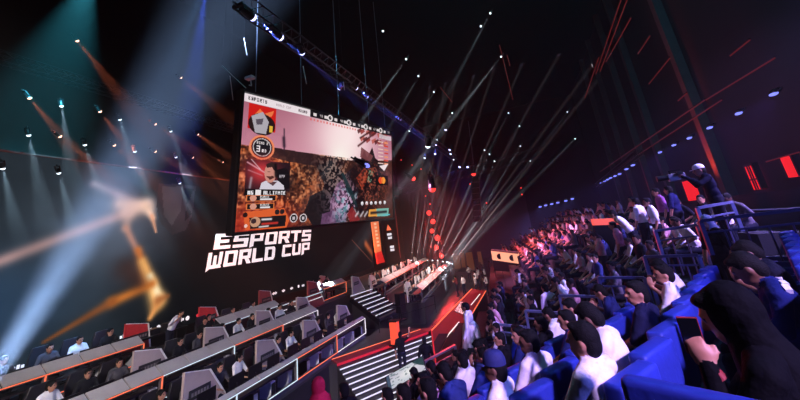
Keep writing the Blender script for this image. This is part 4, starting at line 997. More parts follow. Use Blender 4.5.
# hijab wearer and dark figure at the foot of the stairs
p = atz(319, 386, 2.88)
hj = person('stand', (p.x, p.y, 1.27), A.face() + .3, (150, 40, 60), 'woman in red head scarf standing at the bottom edge before the stairs', None, True)
me_, hm_, hd, Hr_ = body('stand', .011, 'skin', 'trousers', True)
sp = [('e', tuple(hd + Vector((0, -.025, .02))), (.105, .11, .135), I3, 'shirt'), ('c', tuple(hd + Vector((0, -.02, -.08))), tuple(hd + Vector((0, -.01, -.26))), .1, .17, 'shirt'), ('c', tuple(hd + Vector((0, -.04, -.2))), tuple(hd + Vector((0, -.06, -.45))), .17, .2, 'shirt')]
o = link(bpy.data.objects.new('head_scarf', remeshed(sp, 'head_scarf', .014, TAGS, body_mats())), hj); o.color = (*lin((214, 44, 74)), 1); o['label'] = 'red head scarf'
p = atz(345, 393, 2.42); person('stand', (p.x, p.y, .86), A.face(), BLACK, 'dark-haired person in black just left of the small monitor pole', None, True)

# thobe wearer walking by the runway, silhouette on the stairs
p = atz(467, 309, 2.4)
th = person('stand_thobe', (p.x, p.y, .72), A.face() + .4, (236, 228, 236), 'person in long white robe standing beside the red runway', None, True, scale=1.08); th.scale = (1.4, 1.3, 1.1)
p = atz(404, 379, FL + .3); person('stand_wave', (p.x, p.y, p.z), .3, BLACK, 'dark silhouetted person raising one arm on the lit stairs', None, True, scale=.96)
p = atz(430, 392, FL + .6); person('stand', (p.x, p.y, p.z), .3, BLACK, 'dark figure at the runway corner above the bright monitor', None, True, voxel=.014, scale=.95)

# preview monitor on a stand, bright picture
def preview_monitor():
    c = [aty(386, 377, 8.2), aty(422, 356.5, 8.6), aty(425.5, 369, 8.5), aty(389, 391, 8.1)]
    base = (c[2] + c[3]) / 2; t = thing('preview_monitor', (base.x, base.y, 1.0), 0, 'bright tilted monitor with pale green glow among the front spectators', 'monitor')
    off = Vector(t.location); R = Ras(48, 26)
    R.a[:] = (206, 196, 214); R.mixin(R.noise((5, 4), 4) * .4, (170, 210, 206)); R.disc((.55, .5), .3, .4, (240, 240, 240), .9, 1.3); R.rect((0, 0), (.08, 1), (70, 84, 110)); R.poly([(.7, 0), (1, 0), (1, .7), (.86, .4)], (46, 70, 74)); R.mixin((R.noise((14, 9), 6) > .7) * .5, (60, 84, 90))
    U, V = c[1] - c[0], c[3] - c[0]
    me = R.mesh('display', c[0] - off, U, V, em_attr('preview_picture', .95)); link(bpy.data.objects.new('display', me), t)
    n_ = U.cross(V).normalized(); n_ = n_ if n_.y > 0 else -n_
    MB().prism([c[0] - off + n_ * .01 - U * .03 - V * .05, c[0] + U * 1.03 - V * .05 - off + n_ * .01, c[0] + U * 1.03 + V * 1.05 - off + n_ * .01, c[0] - U * .03 + V * 1.05 - off + n_ * .01], n_ * .06).build('housing', M['plastic_black'], t)
    m = (c[0] + U * .5 + V * .6) - off + n_ * .08; MB().tube((m.x, m.y, 0), m, .025).box((m.x, m.y, .02), (.5, .4, .04)).build('stand', M['black_metal'], t)
preview_monitor()

# lavender hand rail at the runway corner
t = free_rail(atz(424, 362, 1.5), atz(455, 345.5, 1.5), .5, 'slim pale handrail between the bright monitor and the runway', 2, m='steel')

# ---- middle and far tribune crowds
def crowd(bl, k, t_, pose, colr, label, group, turn=0., voxel=.03, skin='skin', off=-.22, scale=1.):
    return person(pose, bl.at(k, t_, off), bl.face() + turn, colr, label, group, False, voxel, skin, scale=scale)
pal = [((222, 214, 222), 'white shirt'), ((24, 24, 30), 'black top'), ((58, 66, 120), 'blue top'), ((206, 150, 160), 'pink shirt'), ((96, 90, 100), 'grey top'), ((226, 220, 226), 'white shirt'), ((30, 30, 40), 'dark top')]
r = random.Random(21)
for k in range(-2, 5):
    seatn = 0; t_ = .35 + r.uniform(0, .3)
    while t_ < 6.9:
        seatn += 1
        if r.random() < .84:
            colr, cn = r.choice(pal + [pal[0], pal[0], pal[3]]); ps = r.choice(['sit_rest', 'sit_left', 'sit_bow', 'sit_fwd'])
            crowd(B, k, t_, ps, colr, 'spectator in ' + cn + ', middle block, ' + nth(5 - k - 1) + ' row up, ' + nth(seatn - 1) + ' seat from the railings', 'spectators of the middle block', r.uniform(-.25, .25), .026, r.choice(['skin', 'skin_dark']), scale=r.uniform(.94, 1.03))
        t_ += .72
r = random.Random(5)
for k in range(-3, 4):
    seatn = 0; t_ = .4 + r.uniform(0, .3) + (8 if k == 3 else 0)
    while t_ < 19:
        seatn += 1
        if r.random() < .82:
            colr, cn = r.choice(pal + [pal[0], pal[3]]); ps = r.choice(['sit_rest', 'sit_left', 'sit_fwd', 'sit_bow'])
            crowd(Cc, k, t_, ps, colr, 'distant spectator in ' + cn + ', far block, ' + nth(4 - k - 1) + ' row up, ' + nth(seatn - 1) + ' seat from the near edge', 'spectators of the far block', r.uniform(-.2, .2), .04, r.choice(['skin', 'skin_dark']), scale=r.uniform(.94, 1.05))
        t_ += .8
# standing people in the middle block
def std(px, py, Y, zf, pose, colr, label, turn=0., near=False, voxel=.02, sc=1., az=AZ):
    p = aty(px, py, Y)
    return person(pose, (p.x, p.y, zf), PI / 2 - az + turn, colr, label, 'standing spectators', near, voxel, scale=sc)
std(626, 209, 11.2, 3.41, 'stand_bend', WHITE, 'man in white shirt bending over, left of two standing white shirts', .2)
std(637, 203, 11.6, 3.60, 'stand', WHITE, 'man in white shirt standing behind the bending man', -.3)
std(650, 201, 11.2, 3.55, 'stand_walk', WHITE, 'man in white shirt standing at the end nearest the camera operator', .3)
std(659, 197, 12.0, 3.82, 'stand', (150, 90, 150), 'person in violet-pink top standing beside the white shirts', .5)
std(672, 196, 11.4, 3.82, 'stand', (24, 28, 70), 'person in dark blue standing left of the camera operator', -.2)
std(595, 226, 12.4, 2.7, 'stand_phone', (226, 170, 180), 'person in pink shirt standing in the middle block', .3)
std(616, 226, 11.6, 3.0, 'stand_walk', (220, 150, 170), 'person in rose shirt standing beside the bending man', .1)
std(541, 262, 11.0, 1.45, 'stand_walk', (230, 214, 236), 'large man in white shirt and jeans standing low in the middle block', -.5)
std(503, 268, 14.0, .7, 'stand', (30, 40, 30), 'person in dark patterned top standing by the runway end', -.2)
# ---- camera operator and camera
p = aty(708, 178, 8.9)
co = person('shoot', (p.x, p.y, 4.08), A.face() + .35, (16, 18, 40), 'camera operator in dark jacket and pale cap filming by the red doorway', None, True)
mhd = body('shoot', .011, 'skin', 'trousers', True)
hd, Hr_ = mhd[2], mhd[3]; n = 16; vs = []; fs = []
rings = [(.106, .0), (.104, .04), (.09, .075), (.06, .1), (.02, .112)]
mb = MB()
for rr, z in rings:
    for i in range(n): a = 2 * PI * i / n; vs.append(hd + Hr_ @ Vector((rr * .88 * math.cos(a), rr * 1.03 * math.sin(a) - .01, z + .03)))
for j in range(len(rings) - 1):
    for i in range(n): fs.append((j * n + i, j * n + (i + 1) % n, (j + 1) * n + (i + 1) % n, (j + 1) * n + i))
mb.add(vs, fs); mb.prism([hd + Hr_ @ Vector((.08 * math.sin(a), .08 + .08 * math.cos(a), .03)) for a in [x * PI / 6 - PI / 2 for x in range(7)]], (0, 0, .008)); mb.build('cap', M['white_cloth'], co, 0, True)['label'] = 'pale cap'
rz = A.face() + .35; Rz = Matrix.Rotation(rz, 3, 'Z')
t = thing('video_camera', Vector((p.x, p.y, 4.08)) + Rz @ Vector((0, .52, 1.5)), rz, 'black video camera in the hands of the camera operator', 'camera')
MB().box((0, 0, 0), (.13, .3, .16)).build('body', M['plastic_grey'], t, .01); MB().tube((0, .15, .01), (0, .36, .01), .055, 14, 0, .07).build('lens', M['plastic_black'], t, 0); MB().box((-.1, -.06, .07), (.08, .1, .06)).build('viewfinder', M['plastic_black'], t, .005); MB().bar((0, -.1, .14), (0, .12, .14), .03, .03).bar((0, .1, .07), (0, .1, .14), .03, .02).build('carry_handle', M['plastic_black'], t)

# ---- stalls on the arena floor beyond the runway
r = random.Random(9)
for i in range(6):
    for j in range(5):
        if r.random() < .85:
            px, py = 446 + i * 10 + j * 1.5 + r.uniform(-3, 3), 296 - j * 6 + r.uniform(-2, 2)
            g_ = atz(px, py, FL + .0); colr, cn = r.choice([((210, 190, 190), 'pale shirt'), ((26, 24, 28), 'dark top'), ((110, 40, 40), 'dark red top')])
            if g_.x > -7.2 and g_.y < 40:
                person(r.choice(['stand', 'stand_phone', 'stand_walk']), g_, r.uniform(.6, 1.6), colr, 'floor guest in ' + cn + ' on the dim red floor, ' + nth(j) + ' row back, ' + nth(i) + ' across', 'guests on the arena floor', False, .032, r.choice(['skin', 'skin_dark']))

# ---- lit counter front at the near edge of the far block
def counter():
    a, b = aty(491, 251, 25.5), aty(518, 254, 24.0); d = b - a
    t = thing('glowing_counter', (a.x, a.y, FL), 0, 'pale lit counter front below the far red crowd', 'counter'); off = Vector(t.location); A_, B_ = a - off, b - off
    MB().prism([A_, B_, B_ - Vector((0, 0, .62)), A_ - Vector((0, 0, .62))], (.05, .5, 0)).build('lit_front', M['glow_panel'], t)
    MB().prism([A_ + Vector((0, 0, .1)), B_ + Vector((0, 0, .1)), B_, A_], (.05, .6, 0)).build('counter_top', M['frame_grey'], t)
    MB().prism([A_ - Vector((0, 0, .62)), B_ - Vector((0, 0, .62)), (B_.x, B_.y, 0), (A_.x, A_.y, 0)], (.05, .4, 0)).build('plinth', M['hall_black'], t)
    for f_ in (.32, .78):
        mb = MB(); p_ = A_ + (B_ - A_) * f_ + Vector((0, -.02, -.3)); mb.ball(p_, (.22, .02, .2), 0, 10, 6); mb.build('emblem', M['plate_dark'], t)
counter()
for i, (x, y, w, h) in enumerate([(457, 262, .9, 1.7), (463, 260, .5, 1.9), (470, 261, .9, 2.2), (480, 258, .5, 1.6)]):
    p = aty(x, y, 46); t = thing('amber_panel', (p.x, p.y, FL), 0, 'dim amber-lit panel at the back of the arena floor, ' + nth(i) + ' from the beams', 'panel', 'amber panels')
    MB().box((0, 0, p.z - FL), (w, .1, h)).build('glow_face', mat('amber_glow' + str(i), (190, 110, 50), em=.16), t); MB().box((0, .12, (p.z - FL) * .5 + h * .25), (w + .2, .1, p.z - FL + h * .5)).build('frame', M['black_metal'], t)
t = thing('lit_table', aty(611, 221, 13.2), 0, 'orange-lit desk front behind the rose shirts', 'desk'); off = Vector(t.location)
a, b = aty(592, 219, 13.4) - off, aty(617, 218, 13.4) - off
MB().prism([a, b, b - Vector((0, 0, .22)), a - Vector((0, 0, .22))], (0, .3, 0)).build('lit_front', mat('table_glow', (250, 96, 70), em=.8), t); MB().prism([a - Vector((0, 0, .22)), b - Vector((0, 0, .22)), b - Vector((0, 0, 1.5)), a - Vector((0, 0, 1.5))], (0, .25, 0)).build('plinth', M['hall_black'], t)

# ================================================================== HALL: columns, doors, trusses, lamps
XC = 11.2; COLUP = []
for i, (x0, y0, x1, y1, w, m) in enumerate([(609, 112, 632, 200, .25, 0), (627, 122, 651, 196, .3, 0), (700, 128, 724, 196, .55, 0), (655, 152, 669, 196, .5, 1), (590, 60, 606, 190, .5, 1)]):
    a = atx((x0 + x1) / 2, (y0 + y1) / 2, XC - .3)
    COLUP.append(a.y); struct('column_' + str(i + 1), MB().span((XC - .3, a.y - w / 2, 4.5), (XC + .2, a.y + w / 2, 25.9)), M['column_grey'])
for i, (x0, y0, x1, y1) in enumerate([(682.5, 182, 704, 204), (745.5, 167, 762, 189), (781, 158, 800, 176)]):
    a, b = atx(x0, y0, XC), atx(x1, y1, XC); lo, hi = sorted((a.z, b.z)); y0_, y1_ = sorted((a.y, b.y))
    t = thing('red_doorway', (XC, (y0_ + y1_) / 2, lo), 0, ['red-lit doorway behind the camera operator', 'red-lit barred opening in the dark concourse wall', 'red-lit opening at the far end by the picture edge'][i], 'doorway'); off = Vector(t.location)
    MB().span(Vector((XC - .04, y0_, lo)) - off, Vector((XC + .2, y1_, hi)) - off).build('glow_panel', M['glow_red'], t)
    MB().span(Vector((XC - .05, y0_ - .12, lo)) - off, Vector((XC + .2, y0_, hi + .12)) - off).span(Vector((XC - .05, y1_, lo)) - off, Vector((XC + .2, y1_ + .12, hi + .12)) - off).span(Vector((XC - .05, y0_, hi)) - off, Vector((XC + .2, y1_, hi + .12)) - off).build('door_frame', M['black_metal'], t)
    if i == 1:
        mb = MB()
        for f_ in (.3, .62): mb.span(Vector((XC - .07, y0_ + (y1_ - y0_) * f_ - .04, lo)) - off, Vector((XC + .1, y0_ + (y1_ - y0_) * f_ + .04, hi)) - off)
        mb.span(Vector((XC - .07, y0_, lo + (hi - lo) * .4)) - off, Vector((XC + .1, y1_, lo + (hi - lo) * .46)) - off); mb.build('bar', M['black_metal'], t)

# light tubes hanging in rows
tubes = [((705, 100), (600, 172), 9.2, 'long red light tube running low along the tribune ceiling'), ((722, 100), (606, 176), 9.6, 'second long red tube just under the first'),
         ((621, 0), (596, 74), 6.0, 'red tube dropping steeply from the top edge, left strand'), ((627, 0), (600, 72), 6.15, 'red tube dropping steeply from the top edge, middle strand'), ((631, 18), (606, 62), 6.4, 'red tube dropping steeply from the top edge, right strand'),
         ((650, 36), (638, 54), 7.0, 'short red tube beside the steep strands'), ((670, 58), (649, 84), 7.2, 'short red tube further from the steep strands'), ((750, 40), (730, 56), 8.0, 'faint short red tube high over the tribune'), ((687, 93), (678, 101), 8.6, 'tiny red tube above the two long ones'),
         ((775, 58), (706, 100), 9.3, 'faint far end of the upper long red tube'), ((800, 152), (766, 162), 10.9, 'red light line over the far red-lit opening at the edge'), ((599, 57), (585, 98), 6.2, 'bundle of red tubes left of the steep strands')]
for a, b, X, lab in tubes:
    p, q = atx(*a, X), atx(*b, X)
    t = thing('light_tube', p, 0, lab, 'light tube', 'red light tubes under the ceiling'); d = q - p
    MB().tube((0, 0, 0), d, .02 if 'long' in lab else .014 + .002 * p.length / 10, 6).build('glow_tube', M['led_red_dim'], t); MB().bar((0, 0, .05), d + Vector((0, 0, .05)), .05, .04).build('mounting_rail', M['black_metal'], t)
for x0, y0, x1, y1, Y, lab in ((499.5, 45, 513, 100, 30, 'thin red vertical light line far off beside the white beams'), (507, 55, 510, 66, 30, 'short red light line next to the thin vertical one'), (440, 87, 452, 102, 32, 'faint red light dashes left of the white lamps')):
    p, q = aty(x0, y0, Y), aty(x1, y1, Y); t = thing('light_tube', p, 0, lab, 'light tube'); MB().tube((0, 0, 0), q - p, .025, 6).build('glow_tube', M['led_red_dim'], t); MB().bar((0, .06, 0), q - p + Vector((0, .06, 0)), .06, .04).build('mounting_rail', M['black_metal'], t)

def truss(a, b, s_, label, m='truss_metal', n=None):
    a, b = Vector(a), Vector(b); t = thing('truss', a, 0, label, 'truss'); d = b - a; L = d.length; dd = d.normalized(); x = dd.cross(Vector((0, 0, 1))).normalized(); z = x.cross(dd)
    cs = [x * i * s_ / 2 + z * j * s_ / 2 for i, j in ((-1, -1), (1, -1), (1, 1), (-1, 1))]
    for c in cs: MB().tube(c, c + d, .03, 6).build('chord', M[m], t)
    n = n or int(L / s_); mb = MB()
    for k in range(n):
        p, q = dd * (L * k / n), dd * (L * (k + 1) / n)
        for i in range(4): mb.tube(cs[i] + p, cs[(i + 1) % 4] + q, .015, 5)
    mb.build('lacing', M[m], t); return t
truss(atz(246, 6, 13.1), atz(455, 158, 13.1), .5, 'dark truss above the video screen carrying blue-white lamps')
truss(aty(392, 193, 38), aty(541, 152, 34), .9, 'red-lit truss far across the hall above the beams')
truss(atx(640, 152, 8.2), atx(560, 215, 8.2) if False else Vector((8.2, 44, 8.1)), .4, 'dark truss carrying the violet lamps over the tribune')

# moving heads: yoke, head, lens; light sits at the lens
def lamp_meshes():
    hd = MB().tube((0, 0, -.16), (0, 0, .16), .12, 14, 0, .09).tube((0, 0, -.2), (0, 0, -.16), .13, 14).mesh('head', M['plastic_black'])
    yk = MB().span((-.17, -.04, -.05), (-.14, .04, .26)).span((.14, -.04, -.05), (.17, .04, .26)).span((-.17, -.05, .24), (.17, .05, .3)).tube((0, 0, .3), (0, 0, .42), .03).mesh('yoke', M['black_metal'])
    ln = {k: MB().ball((0, 0, -.2), (.16, .07, .12) if k == 'lens_violet' else (.12, .12, .12), 0, 14, 8).mesh('lens', M[k], 0, True) for k in ('lens_red', 'lens_white', 'lens_blue', 'lens_violet', 'lens_hot')}
    return hd, yk, ln
LH, LY, LN = lamp_meshes(); WASHW = 1.0
def beam(pos, target, colr, watts, deg, lens, label, group, soft=.04, blend=.35, s=1.):
    pos, target = Vector(pos), Vector(target); d = (target - pos).normalized()
    t = thing('stage_lamp', pos, 0, label, 'lamp', group); t.rotation_mode = 'QUATERNION'; t.rotation_quaternion = d.to_track_quat('-Z', 'Y'); t.scale = (s,) * 3
    link(bpy.data.objects.new('head', LH), t); link(bpy.data.objects.new('yoke', LY), t); link(bpy.data.objects.new('lens', LN[lens]), t)
    if watts:
        watts = watts * (1 if group == 'roof wash lamps' else 1.7)
        l = bpy.data.lights.new('lamp_light', 'SPOT'); l.energy = watts; l.color = colr; l.spot_size = math.radians(deg); l.spot_blend = blend; l.shadow_soft_size = soft
        lo = bpy.data.objects.new('lamp_light', l); COL.objects.link(lo); lo.location = pos + d * .36 * s; lo.rotation_euler = d.to_track_quat('-Z', 'Y').to_euler()
    return t

def px_dir(a, b, z, drop=6.):
    """a lamp at pixel a and height z whose beam runs along the picture line a-b, dropping to z - drop"""
    p = atz(*a, z); q = atz(b[0], b[1], z)  # same height, then aim below
    return p, q
BW = 2.2
reds = [((75, 38), (112, 84)), ((27, 95), (58, 132)), ((179, 76), (208, 100)), ((98, 109), (124, 142)), ((57, 134), (84, 156)), ((112, 143), (136, 166)), ((153, 122.5), (178, 140)), ((153, 150), (178, 166)), ((196, 133), (214, 146)), ((191, 156), (208, 170)), ((221, 161), (232, 168))]
whites = [((61, 103), (68, 150)), ((28, 132), (40, 190)), ((119, 117), (130, 152)), ((84, 142), (96, 180)), ((170, 129), (182, 160)), ((134, 149), (146, 188)), ((175, 155), (186, 180)), ((58, 170), (70, 215)), ((179, 181), (186, 200)), ((2, 165), (10, 200))]
ends = ['left edge']
for i, (a, b) in enumerate(reds):
    p = atx(*a, -15.1); q = atx(b[0], b[1], -15.2)
    beam(p, q, (1, .22, .10), 1500 * BW * 8, 15, 'lens_red', 'orange-red stage lamp high over the flame wall, ' + nth(i) + ' of that string', 'orange lamps over the stage', s=.5)
for i, (a, b) in enumerate(whites):
    p = atx(*a, -15.2); q = atx(b[0], b[1], -15.5)
    beam(p, q, (.5, .78, 1), 1300 * BW * 13, 13, 'lens_white', 'cool white stage lamp over the flame wall, ' + nth(i) + ' of that string', 'white lamps over the stage', s=.5)
for z, y0 in ((12.9, 4.0), (11.9, 5.2)):
    pass
truss((-17.2, 1.0, 12.9), (-17.2, 18, 12.9), .4, 'dark upper truss over the stage rows')

# blue-white heads above the screen
blues = [((246, 12), (330, 78), 14000, 8), ((275, 33), (345, 90), 7000, 6), ((301, 49), (304, 60), 0, 6), ((341, 86), (330, 100), 400, 6), ((354, 86.5), (396, 118), 1500, 9), ((365, 95), (420, 140), 1500, 9), ((399, 118), (430, 146), 1200, 10)]
for i, (a, b, w_, dg_) in enumerate(blues):
    p = atz(*a, 12.7); q = atz(b[0], b[1], 12.5)
    beam(p, q, (.08, .13, 1), w_ * BW * 9, dg_, 'lens_blue', 'blue-white lamp above the video screen, ' + nth(i) + ' along its truss', 'blue lamps above the screen', s=1.25 if i < 2 else .9)
for i, (x, y) in enumerate([(437, 138), (436.5, 143), (435.5, 152), (451, 152), (468, 165), (460, 165), (425, 156), (450, 148), (446, 128)]):
    beam(aty(x, y, 30), aty(x - 4, y + 20, 30), (.4, .5, 1), 0, 6, 'lens_blue' if i % 3 else 'lens_white', 'tiny blue-white lamp in the far cluster right of the screen, ' + nth(i) + ' of it', 'far lamp cluster', s=.85)
# big blue wash beams falling across the flame wall
beam(atx(205, -14, -10.2), atx(52, 340, -15.5), (.14, .42, 1), 42000 * BW * .2, 15, 'lens_blue', 'powerful blue lamp above the frame sending a wide beam down the wall', 'blue wash lamps', soft=.12, blend=.9)
beam(atx(208, -26, -9.6), atx(196, 60, -11.6), (.03, .09, 1), 7000 * BW * 9, 14, 'lens_blue', 'deep blue lamp at the top of the frame', 'blue wash lamps', blend=.9)
beam(atx(98, -40, -10), atx(28, 150, -18.5), (.05, .46, .62), 9000 * BW * 3.6, 34, 'lens_blue', 'teal lamp above the frame over the flame wall', 'blue wash lamps', blend=.9)
beam(atx(-34, 420, -8.6), atx(225, 10, -13.0), (.36, .56, 1), 420000, 20, 'lens_blue', 'blue floor lamp outside the frame shooting a wide soft beam up across the flame wall', 'blue wash lamps', soft=.15, blend=1.)
# white heads in the roof with beams down-left
downs = [((407, 58), (377, 100), 20, 700), ((419, 75), (398, 112), 24, 260), ((434.5, 91), (414, 122), 26, 900), ((453, 112), (424, 154), 28, 900), ((410, 130), (398, 150), 26, 400), ((491, 12), (452, 86), 22, 260), ((502, 55.5), (458, 112), 24, 900), ((481, 26), (478, 30), 24, 0), ((383, 31), (381, 34), 20, 0),
         ((509, 112), (480, 168), 34, 200), ((520, 125), (494, 180), 36, 120), ((521, 145), (480, 214), 36, 500), ((485, 149), (457, 218), 34, 700), ((490, 153), (462, 220), 34, 700), ((495, 160), (468, 226), 34, 400), ((454, 158.5), (432, 222), 34, 500), ((568, 111), (510, 190), 40, 160), ((576, 138), (488, 226), 40, 400), ((531, 160), (490, 210), 40, 200)]
for i, (a, b, Y, w_) in enumerate(downs):
    beam(aty(*a, Y), aty(*b, Y - 1.5), (.75, .86, 1), w_ * BW * 150, 3.2, 'lens_white', 'small white roof lamp with a slanting beam, ' + nth(i) + ' across the dark hall', 'white roof lamps', s=.62)
# white beams rising from the far stage
ups = [((411, 262), (424, 140)), ((416, 262), (436, 140)), ((421, 262), (446, 128)), ((427, 262), (458, 138)), ((432, 262), (478, 118)), ((437, 262), (486, 148)), ((442, 263), (510, 142)), ((446, 264), (530, 150)), ((451, 265), (566, 120))]
for i, (a, b) in enumerate(ups):
    p = aty(*a, 41); q = aty(*b, 43)
    beam(p, q, (1, .78, .82), 800000 * BW, .9, 'lens_white', 'floor lamp of the far stage shooting a thin white beam upward, ' + nth(i) + ' of the fan', 'beam fan lamps', soft=.02, s=.8)
# red blinders in the beam fan
for i, (x, y, s_) in enumerate([(429, 213, .9), (433, 221.5, .9), (432, 231, .8), (437.5, 238, 1.), (436.5, 247.5, .8), (441.5, 256, .8)]):
    p = aty(x, y, 35.6); d = (Vector((0, 0, EYE)) - p).normalized()
    t = thing('red_blinder', p, 0, 'glowing red floodlight in the beam fan, ' + nth(i) + ' from the top', 'lamp', 'red floodlights'); t.rotation_mode = 'QUATERNION'; t.rotation_quaternion = d.to_track_quat('-Z', 'Y')
    MB().tube((0, 0, .0), (0, 0, .3), .36 * s_, 14, 0, .28 * s_).build('housing', M['plastic_black'], t); MB().tube((0, 0, -.03), (0, 0, .0), .30 * s_, 14).build('lens', M['lens_hot'], t)
    l = bpy.data.lights.new('blinder_light', 'SPOT'); l.energy = 1000; l.color = (1, .04, .04); l.spot_size = math.radians(150); l.spot_blend = 1; l.shadow_soft_size = .2
    lo = bpy.data.objects.new('blinder_light', l); COL.objects.link(lo); lo.location = p + d * .3; lo.rotation_euler = d.to_track_quat('-Z', 'Y').to_euler()
# tower carrying them
truss(aty(426, 195, 36.3), aty(443, 262, 36.3), .5, 'dark upright truss behind the red floodlights')
# small red aircraft-like dots on the far truss
for i, (x, y) in enumerate([(425.5, 196), (430, 204), (470, 184), (475, 193), (474.5, 202), (522, 194.5), (486.5, 203), (521, 188), (401, 160), (412, 165), (421, 169)]):
    p = aty(x, y, 34); t = thing('marker_lamp', p, 0, 'tiny red marker lamp on the far truss, ' + nth(i) + ' of the scatter', 'lamp', 'red marker lamps'); MB().ball((0, 0, 0), .07, 0, 8, 6).build('bulb', M['lens_hot'], t); MB().box((0, .09, 0), (.1, .1, .1)).build('housing', M['plastic_black'], t)
# hanging loudspeaker line
t = thing('line_array_speaker', aty(479, 222, 30), 0, 'black loudspeaker column hanging in front of the red-lit truss', 'loudspeaker')
for k in range(8): MB().box((.06 * k - .1, 0, .25 + k * .5), (.7, .5, .46)).build('speaker_cabinet', M['plastic_black'], t, .02)
MB().tube((.35, 0, 4.2), (.6, 0, 9.5), .02).build('hanging_cable', M['steel'], t)

# violet lamps over the tribune: line of wash lights
vl = [(602, 182), (605.5, 180.2), (608.5, 178.6), (611.5, 177), (616, 175), (620.5, 173), (627.5, 168), (634, 164), (661, 151), (675, 143.7), (690.5, 136.5), (711, 126), (740, 111.5), (775, 92)]
for i, (x, y) in enumerate(vl):
    p = atx(x, y, 8.2)
    tgt = Vector((0.5, max(3.0, p.y - 6), 2.2)) if i > 7 else Vector((0, p.y - 8, 2.5))
    beam(p, tgt, (.20, .13, 1), [0, 900, 0, 900, 0, 1200, 900, 900, 1200, 1200, 1200, 1000, 1000, 1400][i] * .4, 42, 'lens_violet', 'violet wash lamp in the line over the tribune, ' + nth(i) + ' from the far end', 'violet lamps over the tribune', blend=.8, s=1.0 if i < 8 else .75)
vl2 = [(540.5, 206), (546, 204.5), (552, 203.2), (558, 201.8), (566, 200), (572.5, 198)]
for i, (x, y) in enumerate(vl2):
    p = aty(x, y, 42); beam(p, (p.x - 3, p.y - 10, 2.), (.30, .25, 1), 900, 40, 'lens_violet', 'far violet lamp at the back of the hall, ' + nth(i) + ' of the far row', 'far violet lamps', blend=.8, s=1.2)

# wash lamps that light the tribunes and the stage (placed for their light, several out of view)
def wash(pos, target, colr, watts, deg, label, soft=.35, lens='lens_violet'):
    return beam(pos, target, colr, watts, deg, lens, label, 'roof wash lamps', soft, .7, 1.6)
wash((9.6, .5, 9.0), A.at(1, 6.2, 0), (.12, .16, 1), 3200, 66, 'blue wash lamp on the concourse side aimed at the near tribune seats')
wash((7.0, -3.6, 10.5), A.at(1, 4.4, 0), (.60, .41, 1), 14500, 30, 'lilac wash lamp on the concourse side aimed at the backs of the near spectators', .35)
wash((9.8, 7.0, 10.5), B.at(1, 3.5, 0), (.46, .32, 1), 14000, 46, 'violet wash lamp on the concourse side aimed at the middle tribune')
wash((-8.0, 15.5, 9.0), Cc.at(1, 3.5, 0), (1, .3, .7), 22000, 34, 'magenta wash lamp on the stage side aimed at the far tribune')
wash((-8.5, 25, 9.5), Cc.at(2, 9, 0), (1, .16, .18), 13000, 44, 'red wash lamp on the stage side aimed at the far tribune', lens='lens_hot')
wash((-3.6, 27, 9.5), (-3.6, 27.2, 0), (1, .14, .12), 420, 70, 'red wash lamp hanging over the arena floor', lens='lens_hot')
wash((-4.6, 17, 7.5), (-4.4, 17, .5), (1, .10, .10), 60, 60, 'red wash lamp hanging over the runway', lens='lens_hot')
wash((-4.5, -4.5, 9.5), (-10.8, 10.5, 1), (1, .9, .88), 9000, 50, 'warm white wash lamp aimed at the near stage rows', lens='lens_white')
wash((-5.5, 21, 11), (-10.5, 28, 1), (1, .92, .88), 11000, 70, 'warm white wash lamp hanging over the far stage wing', lens='lens_white')
wash((4.0, 10, 25.5), (-3, 22, 0), (.05, .5, .75), 3600, 150, 'dim teal lamp added unseen in the roof to tint the haze')  # added out of view so the dark haze turns teal
mk('column_paint', (150, 120, 116), .8)
for i, cy in enumerate(COLUP[:4]):  # red spots added to light up the columns
    beam((XC - .85, cy, 4.6), (XC - .35, cy, 9), (1, .07, .04), [500, 700, 3000, 40][i], 24, 'lens_hot', 'small added red uplight at the foot of the ' + nth(i) + ' concourse column', 'added column uplights', .1, .8, .6)

# camera crane head above the screen corner
p = aty(250, 78, 12.2); t = thing('rigged_camera', p, 0, 'pale rigged camera on a bracket above the near screen corner', 'camera')
MB().box((0, 0, 0), (.5, .3, .16)).build('body', M['white_panel'], t, .02); MB().bar((.05, 0, -.08), (.12, 0, -.5), .05, .05).bar((.12, 0, -.5), (-.05, 0, -.42), .05, .05).build('bracket', M['white_panel'], t)
for i, (a, b) in enumerate([((244, 38), (247, 55)), ((222, 66), (246, 88)), ((230, 76), (233, 100)), ((303, 66), (306.5, 84)), ((343.5, 82), (344.5, 90))]):
    p, q = aty(*a, 12.6), aty(*b, 12.6); t = thing('rigging_rod', p, 0, 'thin pale rigging rod catching light above the screen, ' + nth(i) + ' of five', 'rod', 'rigging rods'); MB().tube((0, 0, 0), q - p, .022, 6).build('rod', mat('rod_paint' + str(i), (226, 220, 210), .4), t)
    MB().tube((0, 0, 0), (0, 0, 25.9 - p.z), .006, 5).build('hanging_cable', M['black_metal'], t)

# ---- low stage fog round the beam fan, thinning out with height
fm = bpy.data.materials.new('stage_fog'); fm.use_nodes = True; fn = fm.node_tree; fn.nodes.remove(fn.nodes['Principled BSDF'])
fv = fn.nodes.new('ShaderNodeVolumeScatter'); fv.inputs['Anisotropy'].default_value = .2
ft = fn.nodes.new('ShaderNodeTexCoord'); fs_ = fn.nodes.new('ShaderNodeSeparateXYZ'); fr = fn.nodes.new('ShaderNodeMapRange')
fr.inputs['From Min'].default_value = 0; fr.inputs['From Max'].default_value = 11; fr.inputs['To Min'].default_value = .020; fr.inputs['To Max'].default_value = 0.
fr.interpolation_type = 'SMOOTHSTEP'
fn.links.new(ft.outputs['Object'], fs_.inputs[0]); fn.links.new(fs_.outputs['Z'], fr.inputs['Value']); fn.links.new(fr.outputs[0], fv.inputs['Density']); fn.links.new(fv.outputs[0], fn.nodes['Material Output'].inputs['Volume'])
